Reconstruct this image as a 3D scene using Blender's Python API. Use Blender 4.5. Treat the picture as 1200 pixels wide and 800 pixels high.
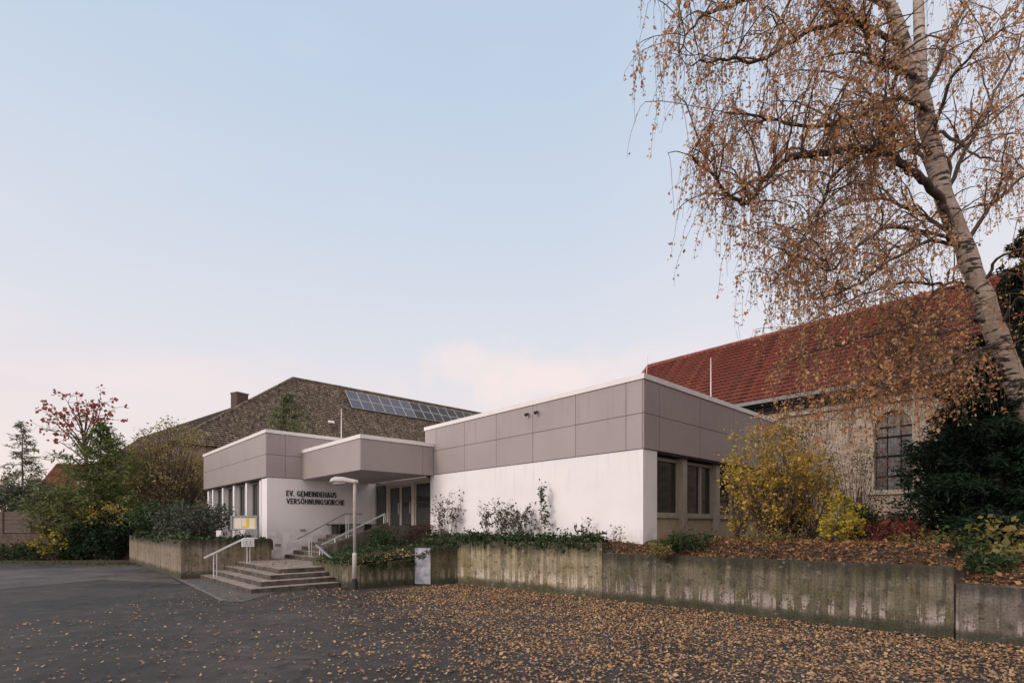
import bpy, math, random
import numpy as np
from mathutils import Vector
random.seed(7)
rng = np.random.default_rng(11)
R = math.radians
for o in list(bpy.data.objects): bpy.data.objects.remove(o)
scene = bpy.context.scene
COL = scene.collection

# ---------------------------------------------------------------- camera
E = 1.8                       # eye height
F = 613.0                     # focal length in pixels of a 1200 wide frame
HY = 616.0                    # horizon row
cam = bpy.data.cameras.new('camera')
cam.sensor_width = 36.0
cam.lens = F / 1200 * 36
cam.shift_y = (HY - 400) / 1200
cam.clip_start = 0.1
cam.clip_end = 3000
camo = bpy.data.objects.new('camera', cam)
camo.location = (0, 0, E)
camo.rotation_euler = (R(90), 0, 0)
COL.objects.link(camo)
scene.camera = camo

# ---------------------------------------------------------------- world and sun
SUN_EL, SUN_AZ = R(24), (-0.80, -0.60)          # low sun behind the camera's left shoulder, veiled by thin cloud
world = bpy.data.worlds.new('World')
scene.world = world
world.use_nodes = True
wn, wl = world.node_tree.nodes, world.node_tree.links
wn.clear()
wout = wn.new('ShaderNodeOutputWorld'); wbg = wn.new('ShaderNodeBackground')
wbg.inputs['Strength'].default_value = 0.1
sky = wn.new('ShaderNodeTexSky'); sky.sky_type = 'NISHITA'; sky.sun_disc = False
sky.sun_elevation = SUN_EL; sky.sun_rotation = math.atan2(SUN_AZ[0], SUN_AZ[1])
sky.air_density = 1.0; sky.dust_density = 2.0
tc = wn.new('ShaderNodeTexCoord'); sx = wn.new('ShaderNodeSeparateXYZ')
wl.new(tc.outputs['Generated'], sx.inputs[0])
ramp = wn.new('ShaderNodeValToRGB'); cr = ramp.color_ramp
stops = [(0.0, (.90, .76, .71)), (0.08, (.89, .76, .72)), (0.19, (.81, .74, .75)), (0.32, (.715, .73, .79)),
         (0.50, (.60, .675, .785)), (0.70, (.50, .61, .765)), (0.84, (.70, .70, .73)), (1.0, (.88, .82, .78))]
while len(cr.elements) < len(stops): cr.elements.new(0.5)
for e, (p, c) in zip(cr.elements, stops): e.position = p; e.color = (*c, 1)
wl.new(sx.outputs['Z'], ramp.inputs[0])
# thin veil cloud
mp = wn.new('ShaderNodeMapping'); mp.inputs['Scale'].default_value = (1.2, 1.2, 4.5)
wl.new(tc.outputs['Generated'], mp.inputs[0])
nz = wn.new('ShaderNodeTexNoise'); nz.inputs['Scale'].default_value = 2.2; nz.inputs['Detail'].default_value = 5; nz.inputs['Roughness'].default_value = .45
wl.new(mp.outputs[0], nz.inputs['Vector'])
cm = wn.new('ShaderNodeMapRange'); cm.inputs[1].default_value = .47; cm.inputs[2].default_value = .75; cm.inputs[3].default_value = 0; cm.inputs[4].default_value = .8
cm.interpolation_type = 'SMOOTHSTEP'
wl.new(nz.outputs[0], cm.inputs[0])
lowm = wn.new('ShaderNodeMapRange'); lowm.inputs[1].default_value = .12; lowm.inputs[2].default_value = .42; lowm.inputs[3].default_value = 1; lowm.inputs[4].default_value = .12
wl.new(sx.outputs['Z'], lowm.inputs[0])
mul = wn.new('ShaderNodeMath'); mul.operation = 'MULTIPLY'
wl.new(cm.outputs[0], mul.inputs[0]); wl.new(lowm.outputs[0], mul.inputs[1])
cmix = wn.new('ShaderNodeMixRGB'); cmix.inputs[2].default_value = (.92, .79, .77, 1)
wl.new(mul.outputs[0], cmix.inputs[0]); wl.new(ramp.outputs[0], cmix.inputs[1])
# one soft pink cloud bank low over the roofs
cdv = wn.new('ShaderNodeVectorMath'); cdv.operation = 'SUBTRACT'; cdv.inputs[1].default_value = (.06, .955, .275); wl.new(tc.outputs['Generated'], cdv.inputs[0])
csc = wn.new('ShaderNodeVectorMath'); csc.operation = 'MULTIPLY'; csc.inputs[1].default_value = (4.0, 1.0, 15.0); wl.new(cdv.outputs[0], csc.inputs[0])
cln = wn.new('ShaderNodeVectorMath'); cln.operation = 'LENGTH'; wl.new(csc.outputs[0], cln.inputs[0])
nz2 = wn.new('ShaderNodeTexNoise'); nz2.inputs['Scale'].default_value = 9; nz2.inputs['Detail'].default_value = 6; wl.new(tc.outputs['Generated'], nz2.inputs['Vector'])
cadd = wn.new('ShaderNodeMath'); cadd.operation = 'MULTIPLY_ADD'; cadd.inputs[1].default_value = 2.2; wl.new(nz2.outputs[0], cadd.inputs[0]); wl.new(cln.outputs['Value'], cadd.inputs[2])
cbm = wn.new('ShaderNodeMapRange'); cbm.interpolation_type = 'SMOOTHSTEP'; cbm.inputs[1].default_value = 2.15; cbm.inputs[2].default_value = 1.25; cbm.inputs[3].default_value = 0; cbm.inputs[4].default_value = .75; wl.new(cadd.outputs[0], cbm.inputs[0])
cbx = wn.new('ShaderNodeMixRGB'); cbx.inputs[2].default_value = (.96, .79, .74, 1); wl.new(cbm.outputs[0], cbx.inputs[0]); wl.new(cmix.outputs[0], cbx.inputs[1])
# warmer, paler towards the right hand side
rx = wn.new('ShaderNodeMapRange'); rx.inputs[1].default_value = .1; rx.inputs[2].default_value = .9; rx.inputs[3].default_value = 0; rx.inputs[4].default_value = .6
wl.new(sx.outputs['X'], rx.inputs[0])
wmix = wn.new('ShaderNodeMixRGB'); wmix.inputs[2].default_value = (.86, .77, .78, 1)
wl.new(rx.outputs[0], wmix.inputs[0]); wl.new(cbx.outputs[0], wmix.inputs[1])
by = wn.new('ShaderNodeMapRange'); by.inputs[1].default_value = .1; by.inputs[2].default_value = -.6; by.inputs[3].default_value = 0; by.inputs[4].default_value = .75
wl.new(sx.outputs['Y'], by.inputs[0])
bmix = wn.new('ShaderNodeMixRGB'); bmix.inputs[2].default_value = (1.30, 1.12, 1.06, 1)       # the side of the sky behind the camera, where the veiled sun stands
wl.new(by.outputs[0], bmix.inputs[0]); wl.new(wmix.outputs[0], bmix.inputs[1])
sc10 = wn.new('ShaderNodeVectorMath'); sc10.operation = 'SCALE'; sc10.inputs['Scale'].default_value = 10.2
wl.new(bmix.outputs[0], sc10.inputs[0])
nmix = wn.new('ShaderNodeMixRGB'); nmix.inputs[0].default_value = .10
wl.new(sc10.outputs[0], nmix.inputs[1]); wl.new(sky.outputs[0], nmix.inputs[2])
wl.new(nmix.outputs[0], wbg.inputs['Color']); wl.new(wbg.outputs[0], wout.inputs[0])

sun = bpy.data.lights.new('sun', 'SUN'); sun.energy = 1.5; sun.angle = R(20); sun.color = (1.0, .89, .82)
suno = bpy.data.objects.new('sun', sun); COL.objects.link(suno)
sd = Vector((SUN_AZ[0] * math.cos(SUN_EL), SUN_AZ[1] * math.cos(SUN_EL), math.sin(SUN_EL)))
suno.rotation_euler = sd.to_track_quat('Z', 'Y').to_euler(); suno.location = (-20, -20, 30)

vs = scene.view_settings
vs.view_transform = 'Standard'; vs.look = 'None'; vs.gamma = 1; vs.exposure = 0.12; vs.use_curve_mapping = False
scene.render.engine = 'CYCLES'

# ---------------------------------------------------------------- frames of reference
dR = np.array([662.0, 613.0]) / math.hypot(662, 613)     # building axis u (away to the right)
dL = np.array([-dR[1], dR[0]])                            # building axis v (away to the left)
def W(u, v, z=0.0):
    return (u * dR[0] + v * dL[0], u * dR[1] + v * dL[1], z)
def toUV(x, y): return (x * dR[0] + y * dR[1], x * dL[0] + y * dL[1])
def P(px, py, Y): return ((px - 600) / F * Y, Y, E - (py - HY) / F * Y)      # survey: a sight line and a distance give a real point
def G(px, py, z=0.0):
    Y = (E - z) * F / (py - HY); return ((px - 600) / F * Y, Y, z)

# ---------------------------------------------------------------- materials
MATS = {}
def nodes(name):
    m = bpy.data.materials.new(name); m.use_nodes = True
    nt = m.node_tree; b = nt.nodes['Principled BSDF']
    MATS[name] = m
    return m, nt, nt.nodes, nt.links, b
def rgba(c): return (c[0], c[1], c[2], 1)
def plain(name, c, rough=.6, metal=0., var=.12, scale=6., bump=.0, bscale=60., spec=.5, coords='Object', stretch=(1, 1, 1), c2=None, detail=6):
    """base colour broken up by fractal noise, optional fine bump"""
    m, nt, N, L, b = nodes(name)
    t = N.new('ShaderNodeTexCoord'); mp = N.new('ShaderNodeMapping'); mp.inputs['Scale'].default_value = stretch
    L.new(t.outputs[coords], mp.inputs[0])
    n = N.new('ShaderNodeTexNoise'); n.inputs['Scale'].default_value = scale; n.inputs['Detail'].default_value = detail
    L.new(mp.outputs[0], n.inputs['Vector'])
    r = N.new('ShaderNodeValToRGB')
    a = tuple(x * (1 - var) for x in c); z = c2 if c2 else tuple(min(1, x * (1 + var)) for x in c)
    r.color_ramp.elements[0].position = .32; r.color_ramp.elements[1].position = .68
    r.color_ramp.elements[0].color = rgba(a); r.color_ramp.elements[1].color = rgba(z)
    L.new(n.outputs[0], r.inputs[0]); L.new(r.outputs[0], b.inputs['Base Color'])
    b.inputs['Roughness'].default_value = rough; b.inputs['Metallic'].default_value = metal
    b.inputs['Specular IOR Level'].default_value = spec
    if bump:
        n2 = N.new('ShaderNodeTexNoise'); n2.inputs['Scale'].default_value = bscale; n2.inputs['Detail'].default_value = 4
        L.new(mp.outputs[0], n2.inputs['Vector'])
        bp = N.new('ShaderNodeBump'); bp.inputs['Strength'].default_value = bump; bp.inputs['Distance'].default_value = .02
        L.new(n2.outputs[0], bp.inputs['Height']); L.new(bp.outputs[0], b.inputs['Normal'])
    return m
def leafmat(name, cols, rough=.6, trans=.25):
    """each leaf its own tint of the ramp"""
    m, nt, N, L, b = nodes(name)
    g = N.new('ShaderNodeNewGeometry'); r = N.new('ShaderNodeValToRGB'); cr = r.color_ramp
    while len(cr.elements) < len(cols): cr.elements.new(.5)
    for i, (e, c) in enumerate(zip(cr.elements, cols)):
        e.position = i / max(1, len(cols) - 1); e.color = rgba(c)
    L.new(g.outputs['Random Per Island'], r.inputs[0]); L.new(r.outputs[0], b.inputs['Base Color'])
    b.inputs['Roughness'].default_value = rough; b.inputs['Specular IOR Level'].default_value = .25
    tr = N.new('ShaderNodeBsdfTranslucent'); L.new(r.outputs[0], tr.inputs[0])
    mx = N.new('ShaderNodeMixShader'); mx.inputs[0].default_value = trans
    L.new(b.outputs[0], mx.inputs[1]); L.new(tr.outputs[0], mx.inputs[2])
    L.new(mx.outputs[0], N['Material Output'].inputs[0])
    return m

M = {}
def weathered(name, base, rough, zt, zb, island=0., streak=.25, splash=.4, bump=.25, var=.03, spec=.4):
    """facade coat: patchy tone, faint rain streaks below zt, dirt splash above zb"""
    m, nt, N, L, b = nodes(name)
    t = N.new('ShaderNodeTexCoord'); sp = N.new('ShaderNodeSeparateXYZ'); L.new(t.outputs['UV'], sp.inputs[0])
    def noise(sc, stretch=(1, 1, 1), det=6):
        mp = N.new('ShaderNodeMapping'); mp.inputs['Scale'].default_value = stretch; L.new(t.outputs['UV'], mp.inputs[0])
        n = N.new('ShaderNodeTexNoise'); n.inputs['Scale'].default_value = sc; n.inputs['Detail'].default_value = det; L.new(mp.outputs[0], n.inputs['Vector']); return n.outputs[0]
    def mr(o, a, c, lo=0., hi=1.):
        x = N.new('ShaderNodeMapRange'); x.interpolation_type = 'SMOOTHSTEP'; x.inputs[1].default_value = a; x.inputs[2].default_value = c; x.inputs[3].default_value = lo; x.inputs[4].default_value = hi
        L.new(o, x.inputs[0]); return x.outputs[0]
    def mul(a, c):
        x = N.new('ShaderNodeMath'); x.operation = 'MULTIPLY'; L.new(a, x.inputs[0])
        if isinstance(c, float): x.inputs[1].default_value = c
        else: L.new(c, x.inputs[1])
        return x.outputs[0]
    def mix(f, a, c):
        x = N.new('ShaderNodeMixRGB'); L.new(f, x.inputs[0])
        for q, i in ((a, 1), (c, 2)):
            if isinstance(q, tuple): x.inputs[i].default_value = rgba(q)
            else: L.new(q, x.inputs[i])
        return x.outputs[0]
    c = mix(mr(noise(.9), .3, .7), tuple(k * (1 - var) for k in base), tuple(min(1, k * (1 + var)) for k in base))
    if island:
        g_ = N.new('ShaderNodeNewGeometry'); c = mix(mul(g_.outputs['Random Per Island'], island), c, tuple(k * .62 for k in base))
    c = mix(mul(mul(mr(noise(1.6, (5, .35, 1)), .5, .72), mr(sp.outputs[1], zt - 1.4, zt)), streak), c, tuple(k * .5 for k in base))
    c = mix(mul(mul(mr(noise(3.5), .38, .62), mr(sp.outputs[1], zb + .55, zb + .02)), splash), c, (.20, .17, .13))
    c = mix(mul(mr(noise(14), .60, .72), .10), c, tuple(k * .6 for k in base))
    L.new(c, b.inputs['Base Color']); b.inputs['Roughness'].default_value = rough; b.inputs['Specular IOR Level'].default_value = spec
    bp = N.new('ShaderNodeBump'); bp.inputs['Strength'].default_value = bump; bp.inputs['Distance'].default_value = .015; L.new(noise(90), bp.inputs['Height']); L.new(bp.outputs[0], b.inputs['Normal'])
    return m
M['plaster'] = weathered('plaster', (.79, .76, .77), .88, 3.7, 1.35, streak=.20, splash=.28)
M['clad'] = weathered('cladding', (.345, .298, .292), .40, 5.42, 3.0, island=.16, streak=.35, splash=0., bump=.06, var=.035, spec=.5)
M['cap'] = plain('cap_metal', (.74, .70, .69), .5, var=.04, scale=3)
M['joint'] = plain('joint_black', (.035, .03, .03), .8)
M['soffit'] = plain('soffit', (.42, .40, .40), .7, var=.04)
M['frame'] = plain('frame_cream', (.36, .32, .27), .55, var=.05)
M['panel_cream'] = plain('panel_cream', (.40, .33, .23), .7, var=.07, scale=4)
M['letter'] = plain('letter_black', (.02, .02, .022), .5)
M['rail_white'] = plain('rail_white', (.66, .66, .67), .45, var=.06, scale=9)
M['rail_steel'] = plain('rail_steel', (.50, .55, .58), .35, metal=.6, var=.1, scale=9)
M['rail_grey'] = plain('rail_grey', (.24, .23, .22), .5, var=.1)
M['black'] = plain('black_paint', (.02, .02, .02), .5)
M['dark_wood'] = plain('dark_wood', (.05, .04, .035), .7, var=.3)
M['lamp_paint'] = plain('lamp_paint', (.50, .47, .45), .5, var=.12, scale=14)
M['lamp_cover'] = plain('lamp_cover', (.42, .42, .42), .25, var=.05)
M['paper'] = plain('paper', (.66, .62, .55), .7, var=.05)
M['yellow'] = plain('yellow_print', (.70, .45, .04), .7, var=.05)
M['board_frame'] = plain('board_frame', (.24, .26, .27), .45, metal=.4, var=.1)
M['white_box'] = plain('white_box', (.72, .70, .70), .5, var=.04)
M['roofing'] = plain('roofing', (.16, .15, .15), .9)
M['soil'] = plain('soil', (.055, .038, .026), .95, var=.4, scale=8, bump=.8, bscale=40)
M['bark'] = plain('bark', (.07, .05, .038), .9, var=.45, scale=14, bump=.5, bscale=50)
M['twig'] = plain('twig', (.085, .055, .042), .85, var=.35, scale=8)
M['rope'] = plain('stone_trim', (.36, .31, .25), .85, var=.12, scale=7, bump=.2, bscale=50)
M['gutter'] = plain('gutter_dark', (.012, .013, .013), .95, spec=.1)
M['zinc'] = plain('zinc_gutter', (.20, .19, .185), .6, var=.2, scale=12)
M['brick'] = plain('chimney_brick', (.085, .055, .042), .9, var=.25, scale=10, bump=.3)

def glassmat(name, tint, rough=.04):
    m, nt, N, L, b = nodes(name)
    t = N.new('ShaderNodeTexCoord'); n = N.new('ShaderNodeTexNoise'); n.inputs['Scale'].default_value = 1.1
    L.new(t.outputs['Object'], n.inputs['Vector'])
    r = N.new('ShaderNodeValToRGB'); r.color_ramp.elements[0].color = rgba(tuple(x * .5 for x in tint)); r.color_ramp.elements[1].color = rgba(tint)
    L.new(n.outputs[0], r.inputs[0]); L.new(r.outputs[0], b.inputs['Base Color'])
    b.inputs['Roughness'].default_value = rough; b.inputs['Specular IOR Level'].default_value = .5; b.inputs['IOR'].default_value = 1.5
    bp = N.new('ShaderNodeBump'); bp.inputs['Strength'].default_value = .02; bp.inputs['Distance'].default_value = .05
    L.new(n.outputs[0], bp.inputs['Height']); L.new(bp.outputs[0], b.inputs['Normal'])
    return m
M['glass'] = glassmat('window_glass', (.020, .026, .026))
M['glass_grey'] = glassmat('door_glass', (.045, .05, .05))

def concrete(name, base, board=.11, stain=(.05, .05, .022), pale=(.44, .39, .34), moss=.5, dark=.5, zb=0.0, zt=1.3, bump=.5):
    """board-marked fair-faced concrete, streaked, with algae running down from the top and bare pale patches low down"""
    m, nt, N, L, b = nodes(name)
    t = N.new('ShaderNodeTexCoord'); sp = N.new('ShaderNodeSeparateXYZ'); L.new(t.outputs['UV'], sp.inputs[0])
    # board index random
    dv = N.new('ShaderNodeMath'); dv.operation = 'DIVIDE'; dv.inputs[1].default_value = board; L.new(sp.outputs[0], dv.inputs[0])
    fl = N.new('ShaderNodeMath'); fl.operation = 'FLOOR'; L.new(dv.outputs[0], fl.inputs[0])
    wnz = N.new('ShaderNodeTexWhiteNoise'); wnz.noise_dimensions = '1D'; L.new(fl.outputs[0], wnz.inputs['W'])
    fr = N.new('ShaderNodeMath'); fr.operation = 'FRACT'; L.new(dv.outputs[0], fr.inputs[0])
    edge = N.new('ShaderNodeMath'); edge.operation = 'PINGPONG'; edge.inputs[1].default_value = .5; L.new(fr.outputs[0], edge.inputs[0])
    eg = N.new('ShaderNodeMapRange'); eg.inputs[1].default_value = 0; eg.inputs[2].default_value = .07; L.new(edge.outputs[0], eg.inputs[0])
    # streak noise: stretched vertically
    m1 = N.new('ShaderNodeMapping'); m1.inputs['Scale'].default_value = (7, .55, 1); L.new(t.outputs['UV'], m1.inputs[0])
    n1 = N.new('ShaderNodeTexNoise'); n1.inputs['Scale'].default_value = 1.3; n1.inputs['Detail'].default_value = 7; n1.inputs['Roughness'].default_value = .62; L.new(m1.outputs[0], n1.inputs['Vector'])
    n2 = N.new('ShaderNodeTexNoise'); n2.inputs['Scale'].default_value = 1.6; n2.inputs['Detail'].default_value = 6; L.new(t.outputs['UV'], n2.inputs['Vector'])
    n3 = N.new('ShaderNodeTexNoise'); n3.inputs['Scale'].default_value = 28; n3.inputs['Detail'].default_value = 4; L.new(t.outputs['UV'], n3.inputs['Vector'])
    def mixc(f, a, c, bt='MIX'):
        x = N.new('ShaderNodeMixRGB'); x.blend_type = bt
        if isinstance(f, float): x.inputs[0].default_value = f
        else: L.new(f, x.inputs[0])
        for s, i in ((a, 1), (c, 2)):
            if isinstance(s, tuple): x.inputs[i].default_value = rgba(s)
            else: L.new(s, x.inputs[i])
        return x.outputs[0]
    def rng_(o, a, c, lo=0., hi=1.):
        x = N.new('ShaderNodeMapRange'); x.interpolation_type = 'SMOOTHSTEP'
        x.inputs[1].default_value = a; x.inputs[2].default_value = c; x.inputs[3].default_value = lo; x.inputs[4].default_value = hi
        L.new(o, x.inputs[0]); return x.outputs[0]
    def mth(op, a, c):
        x = N.new('ShaderNodeMath'); x.operation = op
        for s, i in ((a, 0), (c, 1)):
            if isinstance(s, float): x.inputs[i].default_value = s
            else: L.new(s, x.inputs[i])
        return x.outputs[0]
    c = mixc(wnz.outputs[0], tuple(k * .78 for k in base), tuple(k * 1.18 for k in base))
    c = mixc(mth('MULTIPLY', rng_(n2.outputs[0], .42, .62), float(moss)), c, stain)
    c = mixc(mth('MULTIPLY', rng_(n1.outputs[0], .46, .66), float(dark)), c, (.045, .042, .035))
    # height (world) masks
    hz = rng_(sp.outputs[1], zb, zt)
    low = mth('MULTIPLY', rng_(hz, .58, .10), rng_(hz, .02, .14))
    pm = mth('MULTIPLY', low, rng_(mth('ADD', mth('ADD', n1.outputs[0], mth('MULTIPLY', n3.outputs[0], .16)), mth('MULTIPLY', wnz.outputs[0], .14)), .66, .70))
    c = mixc(pm, c, pale)
    top = mth('MULTIPLY', rng_(mth('ADD', hz, mth('MULTIPLY', n1.outputs[0], .35)), .98, 1.2), .8)
    c = mixc(top, c, (.028, .027, .02))
    foot = mth('MULTIPLY', rng_(mth('SUBTRACT', hz, mth('MULTIPLY', n2.outputs[0], .15)), .06, -.06), .75)
    c = mixc(foot, c, (.03, .035, .022))
    c = mixc(mth('MULTIPLY', mth('SUBTRACT', 1.0, eg.outputs[0]), .35), c, (.03, .028, .022))
    n4 = N.new('ShaderNodeTexNoise'); n4.inputs['Scale'].default_value = 6; n4.inputs['Detail'].default_value = 9; n4.inputs['Roughness'].default_value = .7; L.new(t.outputs['UV'], n4.inputs['Vector'])
    c = mixc(mth('MULTIPLY', rng_(n4.outputs[0], .54, .60), .55), c, (.035, .033, .027)); c = mixc(mth('MULTIPLY', rng_(n4.outputs[0], .41, .36), .35), c, pale)
    c = mixc(.7, c, n3.outputs[0], 'OVERLAY')
    L.new(c, b.inputs['Base Color']); b.inputs['Roughness'].default_value = .92; b.inputs['Specular IOR Level'].default_value = .25
    h = mth('ADD', mth('MULTIPLY', wnz.outputs[0], .4), mth('ADD', mth('MULTIPLY', eg.outputs[0], .5), mth('MULTIPLY', n3.outputs[0], .35)))
    bp = N.new('ShaderNodeBump'); bp.inputs['Strength'].default_value = bump; bp.inputs['Distance'].default_value = .015
    L.new(h, bp.inputs['Height']); L.new(bp.outputs[0], b.inputs['Normal'])
    return m
M['conc_a'] = concrete('concrete_streaked', (.29, .245, .165), stain=(.14, .115, .035), pale=(.50, .43, .36), moss=.5, dark=.4)
M['conc_b'] = concrete('concrete_mossy', (.15, .13, .095), stain=(.075, .068, .028), pale=(.33, .28, .255), moss=.55, dark=.6, zt=1.15, board=.11)
M['conc_c'] = concrete('concrete_pale', (.21, .18, .165), stain=(.075, .062, .03), pale=(.33, .28, .26), moss=.45, dark=.42, zt=.9, board=.24)
M['conc_d'] = concrete('concrete_brownish', (.25, .205, .16), stain=(.15, .125, .035), pale=(.28, .24, .2), moss=.35, dark=.45, board=.1)
M['conc_e'] = concrete('concrete_green', (.12, .105, .065), stain=(.06, .06, .022), pale=(.22, .19, .15), moss=.6, dark=.4, zt=1.1, board=.1)
M['conc_stair'] = concrete('concrete_cheek', (.12, .10, .08), stain=(.06, .055, .03), pale=(.2, .18, .15), moss=.4, dark=.5, zb=.5, zt=2.2, board=.2)

def stepmat():
    m, nt, N, L, b = nodes('step_concrete')
    t = N.new('ShaderNodeTexCoord'); g = N.new('ShaderNodeNewGeometry'); s = N.new('ShaderNodeSeparateXYZ'); L.new(g.outputs['Normal'], s.inputs[0])
    n = N.new('ShaderNodeTexNoise'); n.inputs['Scale'].default_value = 5; n.inputs['Detail'].default_value = 8; n.inputs['Roughness'].default_value = .6; L.new(t.outputs['Object'], n.inputs['Vector'])
    r = N.new('ShaderNodeValToRGB'); r.color_ramp.elements[0].position = .3; r.color_ramp.elements[1].position = .7
    r.color_ramp.elements[0].color = (.15, .125, .11, 1); r.color_ramp.elements[1].color = (.34, .29, .26, 1); L.new(n.outputs[0], r.inputs[0])
    r2 = N.new('ShaderNodeValToRGB'); r2.color_ramp.elements[0].position = .35; r2.color_ramp.elements[1].position = .75     # risers darker than the treads
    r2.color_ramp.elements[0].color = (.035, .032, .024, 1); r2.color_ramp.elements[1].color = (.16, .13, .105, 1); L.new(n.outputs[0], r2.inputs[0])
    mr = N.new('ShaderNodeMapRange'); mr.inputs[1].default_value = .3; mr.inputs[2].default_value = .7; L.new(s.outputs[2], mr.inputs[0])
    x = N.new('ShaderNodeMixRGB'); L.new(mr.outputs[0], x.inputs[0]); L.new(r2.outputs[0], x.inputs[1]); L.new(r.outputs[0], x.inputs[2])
    L.new(x.outputs[0], b.inputs['Base Color']); b.inputs['Roughness'].default_value = .9
    n3 = N.new('ShaderNodeTexNoise'); n3.inputs['Scale'].default_value = 70; L.new(t.outputs['Object'], n3.inputs['Vector'])
    bp = N.new('ShaderNodeBump'); bp.inputs['Strength'].default_value = .35; bp.inputs['Distance'].default_value = .01
    L.new(n3.outputs[0], bp.inputs['Height']); L.new(bp.outputs[0], b.inputs['Normal'])
    return m
M['step'] = stepmat()

def asphalt(name, lo, hi, sc=.35):
    m, nt, N, L, b = nodes(name)
    t = N.new('ShaderNodeTexCoord')
    n = N.new('ShaderNodeTexNoise'); n.inputs['Scale'].default_value = sc; n.inputs['Detail'].default_value = 9; n.inputs['Roughness'].default_value = .6; L.new(t.outputs['Object'], n.inputs['Vector'])
    r = N.new('ShaderNodeValToRGB'); r.color_ramp.elements[0].position = .36; r.color_ramp.elements[1].position = .66
    r.color_ramp.elements[0].color = rgba(lo); r.color_ramp.elements[1].color = rgba(hi); L.new(n.outputs[0], r.inputs[0])
    v = N.new('ShaderNodeTexVoronoi'); v.inputs['Scale'].default_value = 75; L.new(t.outputs['Object'], v.inputs['Vector'])
    vr = N.new('ShaderNodeValToRGB'); vr.color_ramp.elements[0].color = (.35, .35, .35, 1); vr.color_ramp.elements[1].color = (.68, .66, .66, 1); L.new(v.outputs['Color'], vr.inputs[0])
    x = N.new('ShaderNodeMixRGB'); x.blend_type = 'OVERLAY'; x.inputs[0].default_value = .8; L.new(r.outputs[0], x.inputs[1]); L.new(vr.outputs[0], x.inputs[2])
    # fine cracks
    vc = N.new('ShaderNodeTexVoronoi'); vc.feature = 'DISTANCE_TO_EDGE'; vc.inputs['Scale'].default_value = .33
    wv = N.new('ShaderNodeTexNoise'); wv.inputs['Scale'].default_value = 1.2; wv.inputs['Detail'].default_value = 6; L.new(t.outputs['Object'], wv.inputs['Vector'])
    wa = N.new('ShaderNodeVectorMath'); wa.operation = 'MULTIPLY_ADD'; wa.inputs[1].default_value = (.9, .9, 0); L.new(wv.outputs['Color'], wa.inputs[0]); L.new(t.outputs['Object'], wa.inputs[2])
    L.new(wa.outputs[0], vc.inputs['Vector'])
    cr_ = N.new('ShaderNodeMapRange'); cr_.inputs[1].default_value = .003; cr_.inputs[2].default_value = .010; cr_.inputs[3].default_value = .55; cr_.inputs[4].default_value = 0; L.new(vc.outputs[0], cr_.inputs[0])
    nd = N.new('ShaderNodeTexNoise'); nd.inputs['Scale'].default_value = 2.6; nd.inputs['Detail'].default_value = 10; nd.inputs['Roughness'].default_value = .72; L.new(t.outputs['Object'], nd.inputs['Vector'])
    ndr = N.new('ShaderNodeMapRange'); ndr.inputs[1].default_value = .53; ndr.inputs[2].default_value = .66; ndr.inputs[3].default_value = 0; ndr.inputs[4].default_value = .5; L.new(nd.outputs[0], ndr.inputs[0])
    xd = N.new('ShaderNodeMixRGB'); xd.inputs[2].default_value = (.12, .105, .10, 1); L.new(ndr.outputs[0], xd.inputs[0]); L.new(x.outputs[0], xd.inputs[1]); x = xd
    ne = N.new('ShaderNodeMapRange'); ne.inputs[1].default_value = .45; ne.inputs[2].default_value = .36; ne.inputs[3].default_value = 0; ne.inputs[4].default_value = .6; L.new(nd.outputs[0], ne.inputs[0])
    xe = N.new('ShaderNodeMixRGB'); xe.inputs[2].default_value = (.014, .014, .014, 1); L.new(ne.outputs[0], xe.inputs[0]); L.new(x.outputs[0], xe.inputs[1]); x = xe
    x2 = N.new('ShaderNodeMixRGB'); x2.inputs[2].default_value = (.012, .011, .01, 1); L.new(cr_.outputs[0], x2.inputs[0]); L.new(x.outputs[0], x2.inputs[1])
    L.new(x2.outputs[0], b.inputs['Base Color'])
    rr = N.new('ShaderNodeMapRange'); rr.inputs[1].default_value = .35; rr.inputs[2].default_value = .7; rr.inputs[3].default_value = .62; rr.inputs[4].default_value = .9
    L.new(n.outputs[0], rr.inputs[0]); L.new(rr.outputs[0], b.inputs['Roughness']); b.inputs['Specular IOR Level'].default_value = .3
    bp = N.new('ShaderNodeBump'); bp.inputs['Strength'].default_value = .5; bp.inputs['Distance'].default_value = .008
    L.new(v.outputs['Distance'], bp.inputs['Height']); L.new(bp.outputs[0], b.inputs['Normal'])
    return m
M['asphalt'] = asphalt('asphalt_dark', (.018, .017, .0165), (.078, .070, .066))
M['asphalt_old'] = asphalt('asphalt_old', (.050, .047, .046), (.125, .115, .112), .6)

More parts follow.
